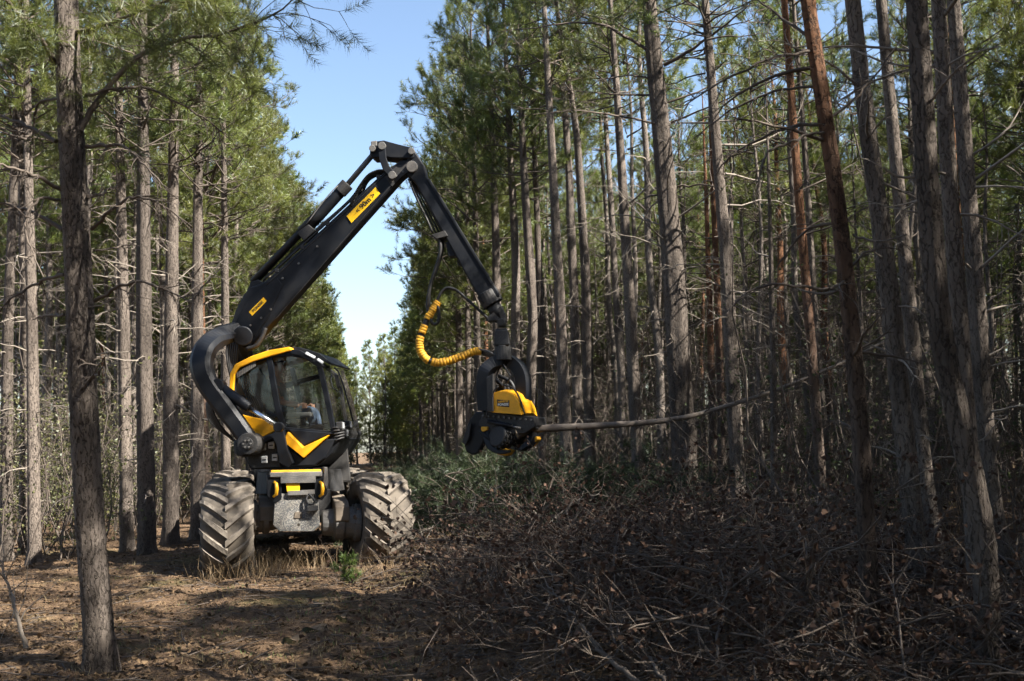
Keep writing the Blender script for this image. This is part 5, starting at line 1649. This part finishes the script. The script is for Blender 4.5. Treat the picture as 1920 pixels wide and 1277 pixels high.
def saplings(name, pts, hlo, hhi, seed, label, leaf_share, nleaf, leaf, mats, tw=7, leafsize=0.07, r=0.011):
    g = np.random.default_rng(seed)
    pts = np.asarray(pts)
    B = len(pts)
    H = g.uniform(hlo, hhi, B) * g.uniform(0.6, 1, B)
    k = 7
    t = np.linspace(0, 1, k)
    dirn = np.c_[g.normal(0, 0.22, (B, 2)), np.ones(B)]
    P = np.c_[pts, gz(pts[:, 0], pts[:, 1]) - 0.03][:, None] + dirn[:, None] * (H[:, None] * t)[..., None]
    wob = np.cumsum(g.normal(0, 0.035, (B, k, 3)), 1) * H[:, None, None] * np.array([1, 1, 0.2])
    wob[:, 0] = 0
    P = P + wob
    mb = MB()
    rad = (r * g.uniform(0.5, 1.6, B) * (H / 3) ** 0.6)[:, None] * np.linspace(1, 0.2, k)[None]
    mb.tubes(P, rad, 4, 0)
    T, TR, tips = [], [], []
    for q in range(tw):
        f = g.uniform(0.25, 0.98, B) * (k - 1)
        i0 = np.minimum(f.astype(int), k - 2)
        fr = (f - i0)[:, None]
        b = P[np.arange(B), i0] * (1 - fr) + P[np.arange(B), i0 + 1] * fr
        d = nrm(np.c_[g.normal(0, 1, (B, 2)), g.uniform(-0.25, 0.9, B)])
        L = (H * g.uniform(0.10, 0.34, B))[:, None]
        p1 = b + d * L * 0.5 + g.normal(0, 0.05, (B, 3)) * L
        p2 = p1 + nrm(d + g.normal(0, 0.45, (B, 3))) * L * 0.5
        T.append(np.stack([b, p1, p2], 1))
        TR.append(np.tile([[0.0050, 0.0036, 0.0016]], (B, 1)) * g.uniform(0.7, 1.3, (B, 1)))
        # a side twig
        p3 = p1 + nrm(d + g.normal(0, 0.8, (B, 3))) * L * 0.4
        T.append(np.stack([p1, (p1 + p3) / 2 + g.normal(0, .02, (B, 3)), p3], 1))
        TR.append(np.tile([[0.0034, 0.0026, 0.0014]], (B, 1)))
        tips += [p2, p1, p3]
    mb.tubes(np.concatenate(T), np.concatenate(TR), 3, 0)
    tips = np.stack(tips, 1)
    lv = np.where(g.random(B) < leaf_share)[0]
    if len(lv):
        for q in range(nleaf):
            j = g.integers(0, tips.shape[1], len(lv))
            leaf_cloud(mb, tips[lv, j] + g.normal(0, 0.09, (len(lv), 3)), leafsize, g, 1)
    o = mb.build(name, mats)
    tag(o, label, None, None, 'stuff')
    return o

def spots(n, x0, x1, y0, y1, seed, ok):
    g = np.random.default_rng(seed)
    out = []
    while len(out) < n:
        x, y = g.uniform(x0, x1), g.uniform(y0, y1)
        px, py, z = to_px((x, y, 1.0))
        if z > 5 and -150 < px < 2070 and ok(x, y, px, z):
            out.append((x, y))
    return out
saplings('undergrowth', spots(1500, -26, -4.2, 18, 55, 11, lambda x, y, px, z: x < -4.4), 1.2, 4.6, 12,
         'tangle of thin stems and sparse yellow-green shrubs under the pines beside the machine', 0.9, 60, 0, [M['twig'], M['shrub_leaf']], 7, 0.055)
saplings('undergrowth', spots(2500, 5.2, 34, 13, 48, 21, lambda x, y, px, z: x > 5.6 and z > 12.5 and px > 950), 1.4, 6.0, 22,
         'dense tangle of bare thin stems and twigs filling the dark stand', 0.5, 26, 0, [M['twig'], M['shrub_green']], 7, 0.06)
saplings('undergrowth', spots(700, 4.4, 14, 40, 110, 31, lambda x, y, px, z: x > 4.8), 1.5, 5.0, 32,
         'far thicket of grey stems along the edge of the ride', 0.15, 10, 0, [M['twig_pale'], M['shrub_leaf']], 6, 0.09, 0.02)
saplings('undergrowth', spots(420, -14, -4.0, 45, 120, 33, lambda x, y, px, z: x < -4.4), 1.5, 4.5, 34,
         'far shrubs along the sunny edge of the ride', 0.8, 24, 0, [M['twig_pale'], M['shrub_leaf']], 6, 0.11, 0.02)

saplings('undergrowth', spots(900, -14, 14, 104, 132, 35, lambda x, y, px, z: abs(x + 1.0) > 0.8), 0.8, 3.6, 36,
         'low sunlit bushes closing the far end of the ride', 1.0, 30, 0, [M['twig_pale'], M['shrub_leaf']], 6, 0.16, 0.02)

# leaf litter and fallen twigs
g = np.random.default_rng(41)
def in_view(n, ylo, yhi, power=1.0):
    px = g.uniform(-40, 1960, n)
    d = ylo + (yhi - ylo) * g.random(n) ** power
    P = np.array([CAM + ray(x, 900) * t for x, t in zip(px, d)])
    return P[:, 0], P[:, 1]
x, y = in_view(44000, 5.2, 24, 1.25)
mb = MB()
leaf_cloud(mb, np.c_[x, y, gz(x, y) + g.uniform(0.0, 0.03, len(x))], 0.046, g, 0, 0.2, 0.35)
lit = mb.build('leaf_litter', M['leaf_litter'])
tag(lit, 'dead brown leaves lying over the forest floor', None, None, 'stuff')
x, y = in_view(3000, 5.2, 24, 1.2)
mb = MB()
L = g.uniform(0.08, 0.55, len(x))
a = g.uniform(0, 6.28, len(x))
b = np.c_[x, y, gz(x, y) + g.uniform(0, 0.035, len(x))]
d = np.c_[np.cos(a), np.sin(a), g.normal(0, 0.07, len(x))]
mid = b + d * L[:, None] * 0.5 + g.normal(0, 0.02, (len(x), 3)) * np.array([1, 1, 0.4])
mb.tubes(np.stack([b, mid, b + d * L[:, None]], 1), g.uniform(0.0025, 0.0075, (len(x), 1)) * np.array([[1, 0.8, 0.4]]), 4)
tag(mb.build('twig_litter', M['twig']), 'broken twigs scattered over the forest floor', None, None, 'stuff')

# the brown brush heap beside the track
def heap(x, y):
    u = (x - 3.3) / 2.6
    v = (y - 11.4) / 5.8
    e = np.clip(1 - u * u - v * v, 0, 1)
    return 1.02 * e ** 0.6 * (0.75 + 0.25 * np.sin(x * 2.3 + 1) * np.sin(y * 1.7)) + 0.0
g = np.random.default_rng(43)
n = 2600
x = g.uniform(0.4, 6.8, n)
y = g.uniform(5.4, 18.2, n)
keep = heap(x, y) > 0.05
x, y = x[keep], y[keep]
n = len(x)
z = gz(x, y) + heap(x, y) * g.uniform(0.05, 1.05, n)
a = g.uniform(0, 6.28, n)
L = g.uniform(0.5, 2.0, n)
mb = MB()
k = 7
P = np.zeros((n, k, 3))
P[:, 0] = np.c_[x, y, z]
dv = nrm(np.c_[np.cos(a), np.sin(a), g.normal(0.08, 0.28, n)])
for i in range(1, k):
    dv = nrm(dv + g.normal(0, 0.16, (n, 3)) + np.array([0, 0, -0.03]))
    P[:, i] = P[:, i - 1] + dv * L[:, None] / (k - 1)
P[..., 2] = np.maximum(P[..., 2], gz(P[..., 0], P[..., 1]) + 0.01)
mb.tubes(P, g.uniform(0.004, 0.011, (n, 1)) * np.linspace(1, 0.25, k)[None], 5, 0)
tips = [P[:, -1]]
for q in range(7):
    j = g.integers(1, k - 1, n)
    b = P[np.arange(n), j]
    d = nrm(P[np.arange(n), j + 1] - b) * 0.6 + g.normal(0, 0.55, (n, 3)) + np.array([0, 0, 0.12])
    l = (L * g.uniform(0.15, 0.42, n))[:, None]
    p1 = b + nrm(d) * l * 0.5
    p2 = p1 + nrm(d + g.normal(0, 0.4, (n, 3))) * l * 0.5
    mb.tubes(np.stack([b, p1, p2], 1), np.tile([[0.0038, 0.0028, 0.0014]], (n, 1)), 3, 0)
    tips += [p1, p2]
T = np.concatenate(tips)
sel = T[g.random(len(T)) < 0.55]
for q in range(2):
    leaf_cloud(mb, sel + g.normal(0, 0.04, sel.shape), 0.047, g, 1, 0.45)
tag(mb.build('brush_heap', [M['twig'], M['leaf_brown']]), 'heap of grey branches with withered brown leaves beside the track', None, None, 'stuff')

# cut green pine tops behind it
def shoots_heap(name, centres, label, seed, per=46, nn=30):
    g = np.random.default_rng(seed)
    mb = MB()
    O, D, Ls, br = [], [], [], []
    for cx, cy, rx, ry, h in centres:
        for q in range(int(per * rx * ry)):
            u, v = g.normal(0, 0.5, 2)
            e = max(0.0, 1 - (u * u + v * v) * 0.8)
            p = np.array([cx + u * rx, cy + v * ry, 0.05 + h * e * g.uniform(0.35, 1.05)])
            p[2] += float(gz(p[0], p[1]))
            a = g.uniform(0, 6.28)
            d = nrm(np.array([math.cos(a), math.sin(a), g.normal(0.15, 0.35)]))
            Q = limb(g, p, d, g.uniform(0.3, 0.8), 4, 0.02, 0.15)
            br.append(Q)
            for s in range(6):
                j = g.integers(1, 4)
                O.append(Q[j] + g.normal(0, 0.03, 3))
                D.append(nrm(nrm(Q[j] - Q[j - 1]) + g.normal(0, 0.5, 3) + np.array([0, 0, 0.15])))
                Ls.append(g.uniform(0.15, 0.32))
    needles(mb, np.array(O), np.array(D), np.array(Ls), nn, 0.12, 0.008, 0, seed)
    mb.tubes(np.array(br), np.tile([[0.012, 0.009, 0.006, 0.004]], (len(br), 1)), 4, 1)
    tag(mb.build(name, [M['needle_cut'], M['branch_wood']]), label, None, None, 'stuff')
shoots_heap('pine_brash', [(1.6, 19.0, 1.5, 2.2, 1.25), (1.5, 24.0, 1.4, 2.6, 1.3), (2.9, 22.5, 1.6, 2.6, 1.2), (1.3, 29.0, 1.2, 2.5, 0.9), (3.4, 28.0, 1.6, 3.0, 1.0)],
            'dark green heap of cut pine tops along the track beyond the machine', 51)
shoots_heap('pine_brash', [(2.4, 16.6, 1.2, 0.9, 1.15), (3.4, 16.6, 1.2, 0.9, 1.2), (4.4, 16.0, 1.1, 0.9, 1.1), (3.7, 17.6, 1.3, 0.9, 1.1)],
            'heap of cut green pine branches behind the brown brush', 52)

# single branches that stand out of the heaps, each traced at its own distance
def stick_thing(pts, depth, r0, label, seed, m='twig_pale', twigs=8, d_end=None, cat='branch'):
    n = len(pts)
    P = np.array([at(px, py, depth + ((d_end or depth) - depth) * i / (n - 1)) for i, (px, py) in enumerate(pts)])
    e = empty('fallen_branch', tuple(P[-1]))
    tag(e, label, cat)
    g = np.random.default_rng(seed)
    Q = spline(P, n * 5)
    Q[1:-1] += g.normal(0, 0.006, Q[1:-1].shape)
    MB().tube(Q - P[-1], np.linspace(r0 * 0.35, r0, len(Q)), 8).build('branch', M[m], e)
    for k in range(twigs):
        j = g.integers(1, len(Q) - 3)
        d = nrm(Q[j] - Q[j + 1]) * 0.7 + g.normal(0, 0.5, 3) + np.array([0, 0, 0.15])
        T = limb(g, Q[j] - P[-1], d, g.uniform(0.15, 0.6), 6, 0.0, 0.15)
        MB().tube(T, np.linspace(r0 * 0.3, 0.0018, 6), 5).build('twig', M[m], e)
for k, (pts, d0, d1, r, lab) in enumerate([
        ([(1000, 1055), (1032, 1104), (1063, 1135), (1084, 1170), (1108, 1194), (1132, 1228), (1170, 1259), (1230, 1300)], 9.0, 6.6, 0.026, 'long grey forked branch slanting through the middle of the brush heap'),
        ([(1105, 1130), (1152, 1152), (1183, 1187), (1204, 1221), (1228, 1249), (1262, 1300)], 8.4, 6.6, 0.018, 'grey branch beside the long forked branch in the brush heap'),
        ([(1266, 1118), (1290, 1152), (1307, 1180), (1324, 1218), (1355, 1259), (1380, 1300)], 8.6, 6.6, 0.020, 'straight grey branch rising at the dark side of the brush heap'),
        ([(1318, 1048), (1348, 1084), (1359, 1125), (1355, 1166), (1342, 1204), (1362, 1290)], 9.2, 6.7, 0.018, 'grey branch bowed like a bow at the dark side of the heap'),
        ([(1149, 932), (1118, 926), (1070, 943), (1035, 977), (1011, 993)], 15.2, 15.0, 0.014, 'pale arched branch standing over the cut green pine branches'),
        ([(1139, 988), (1170, 1005), (1194, 1045)], 13.5, 13.2, 0.012, 'short arched twig at the back of the brown heap'),
        ([(866, 914), (894, 930), (888, 950), (882, 968)], 15.6, 15.4, 0.011, 'pale hooked twig sticking up beside the machine'),
        ([(965, 890), (950, 908), (926, 918), (932, 940)], 16.0, 16.0, 0.011, 'pale crooked twig sticking up below the felling head'),
        ([(980, 925), (990, 945), (1003, 960), (1010, 990)], 15.5, 15.3, 0.010, 'thin pale twig below the stem held by the head'),
        ([(1565, 928), (1545, 935), (1533, 950), (1528, 1010)], 14.6, 14.6, 0.016, 'broken reddish branch stub on a thin trunk in the dark stand'),
        ([(0, 1050), (16, 1100), (28, 1140), (48, 1215)], 9.3, 9.2, 0.020, 'dark dead branch leaning at the edge of the picture by the foreground pine'),
        ([(1680, 1100), (1712, 1120), (1746, 1150)], 9.5, 9.3, 0.012, 'pale stick lying between the foreground pines'),
        ([(812, 985), (800, 1010), (795, 1045)], 14.4, 14.3, 0.009, 'thin pale stick upright beside the right wheel'),
        ([(1100, 1080), (1150, 1068), (1166, 1083)], 10.2, 10.1, 0.010, 'light broken twig lying on top of the brush heap')]):
    stick_thing(pts, d0, r * (0.7 if d0 < 9.3 else 1.0), lab, 600 + k, 'twig' if d0 < 9.3 else 'twig_pale', 9 if r > 0.015 else 4, d1)

# stumps
def stump(px, py, r, h, label, seed, moss):
    d = ray(px, py)
    b = CAM + d * (-1.6 / d[2])
    b[2] = float(gz(b[0], b[1])) - 0.04
    g = np.random.default_rng(seed)
    e = empty('tree_stump', tuple(b))
    tag(e, label, 'stump')
    a = np.arange(18) * 2 * math.pi / 18
    rg = [[(rr * (1 + 0.12 * math.sin(3 * t + seed) + 0.08 * math.sin(5 * t)) * math.cos(t), rr * math.sin(t) * (1 + 0.1 * math.sin(4 * t)), zz + (0.02 * math.sin(t * 2) if zz > h * .8 else 0)) for t in a]
          for rr, zz in ((r * 1.3, 0.0), (r * 1.12, h * 0.3), (r * 1.03, h * 0.7), (r, h))]
    MB().loft(rg, smooth=True, caps=False).build('bark', moss, e)
    top = np.array(rg[-1]) * np.array([0.98, 0.98, 1.0]) + np.array([0, 0, 0.002])
    MB().poly(top).build('cut_face', M['stump_cut'], e)
M['stump_cut'] = paint_material('old_cut_wood', (0.12, 0.09, 0.062), 0.9, 0.7, (0.09, 0.065, 0.045), spec=0.15, scale=25)
M['moss'] = paint_material('mossy_bark', (0.04, 0.038, 0.02), 0.95, 0.7, (0.08, 0.055, 0.035), spec=0.1, scale=9)
stump(468, 1064, 0.085, 0.16, 'small pale stump by the inner side of the left wheel', 3, M['bark'])
stump(548, 1190, 0.075, 0.085, 'low mossy stump in the middle of the track', 4, M['moss'])
stump(590, 1176, 0.10, 0.06, 'flat dark mossy stump beside another stump in the track', 6, M['moss'])
stump(640, 1165, 0.05, 0.09, 'small yellowish mossy stump on the track near the brush', 5, M['moss'])

# grass tufts
def tufts(name, pts, hlo, hhi, nb, label, seed, m, spread=0.16):
    g = np.random.default_rng(seed)
    C = np.repeat(np.asarray(pts), nb, 0)
    n = len(C)
    b = C + g.normal(0, spread, (n, 2))
    B = np.c_[b, gz(b[:, 0], b[:, 1]) - 0.01]
    d = nrm(np.c_[g.normal(0, 0.42, (n, 2)), np.ones(n)])
    h = g.uniform(hlo, hhi, n)[:, None]
    s = nrm(np.c_[g.normal(size=(n, 2)), np.zeros(n)]) * 0.0035
    mid = B + d * h * 0.55
    bend = nrm(d + np.c_[g.normal(0, 0.45, (n, 2)), -np.abs(g.normal(0, 0.2, n))])
    tip = mid + bend * h * 0.45
    V = np.stack([B - s, B + s, mid + s * 0.7, mid - s * 0.7, tip], 1)
    i = np.arange(n)[:, None] * 5
    mb = MB().add(V.reshape(-1, 3), i + [[0, 1, 2, 3]])
    mb.add(V.reshape(-1, 3), i + [[3, 2, 4]])
    tag(mb.build(name, m), label, None, None, 'stuff')
def gp(px, py):
    d = ray(px, py)
    p = CAM + d * (-1.6 / d[2])
    return p[:2]
tufts('dry_grass', [gp(*p) for p in ((445, 1072), (486, 1066), (500, 1062), (520, 1050), (545, 1048), (560, 1058), (470, 1080), (505, 1075), (600, 1068), (400, 1085), (690, 1075), (730, 1075), (535, 1070))], 0.12, 0.5, 70,
      'dry grass tufts in front of and between the wheels', 61, M['grass_dry'])
g = np.random.default_rng(62)
_c = [gp(g.uniform(60, 900), g.uniform(1040, 1277)) for _ in range(50)]
tufts('grass', _c, 0.03, 0.12, 20, 'short sparse green and straw blades on the track', 63, M['grass_dry'], 0.12)
_c = [gp(g.uniform(150, 760), g.uniform(1040, 1240)) for _ in range(40)]
tufts('grass', _c, 0.02, 0.08, 24, 'low green blades and moss on the track', 64, M['grass_green'], 0.14)

# small living plants
def seedling(px, py, h, label, seed, m='needle_bright'):
    p = gp(px, py)
    e = empty('pine_seedling', (p[0], p[1], float(gz(*p))))
    tag(e, label, 'seedling')
    g = np.random.default_rng(seed)
    S = [limb(g, (0, 0, 0), (g.normal(0, .1), g.normal(0, .1), 1), h, 5, 0, 0.06)]
    for q in range(6):
        S.append(limb(g, S[0][g.integers(1, 4)], (g.normal(0, 1), g.normal(0, 1), 0.7), h * 0.5, 5, 0.06, 0.08))
    MB().tubes(np.array(S), np.tile(np.linspace(0.006, 0.003, 5), (len(S), 1)), 5).build('stem', M['twig'], e)
    O = np.concatenate([s[2:] for s in S])
    D = np.concatenate([np.tile(nrm(s[-1] - s[-2]), (3, 1)) for s in S])
    mb = MB()
    needles(mb, O - D * 0.05, D, np.full(len(O), 0.1), 40, 0.08, 0.006, 0, seed)
    mb.build('foliage', M[m], e)
seedling(645, 1100, 0.30, 'small bright green pine seedling on the track in front of the machine', 71)
seedling(662, 1098, 0.16, 'tiny pine seedling close beside the bigger seedling', 72)
seedling(772, 1040, 0.38, 'pale green young plant right beside the right wheel', 73)
seedling(795, 1015, 0.45, 'light green young pine at the edge of the cut tops', 74)
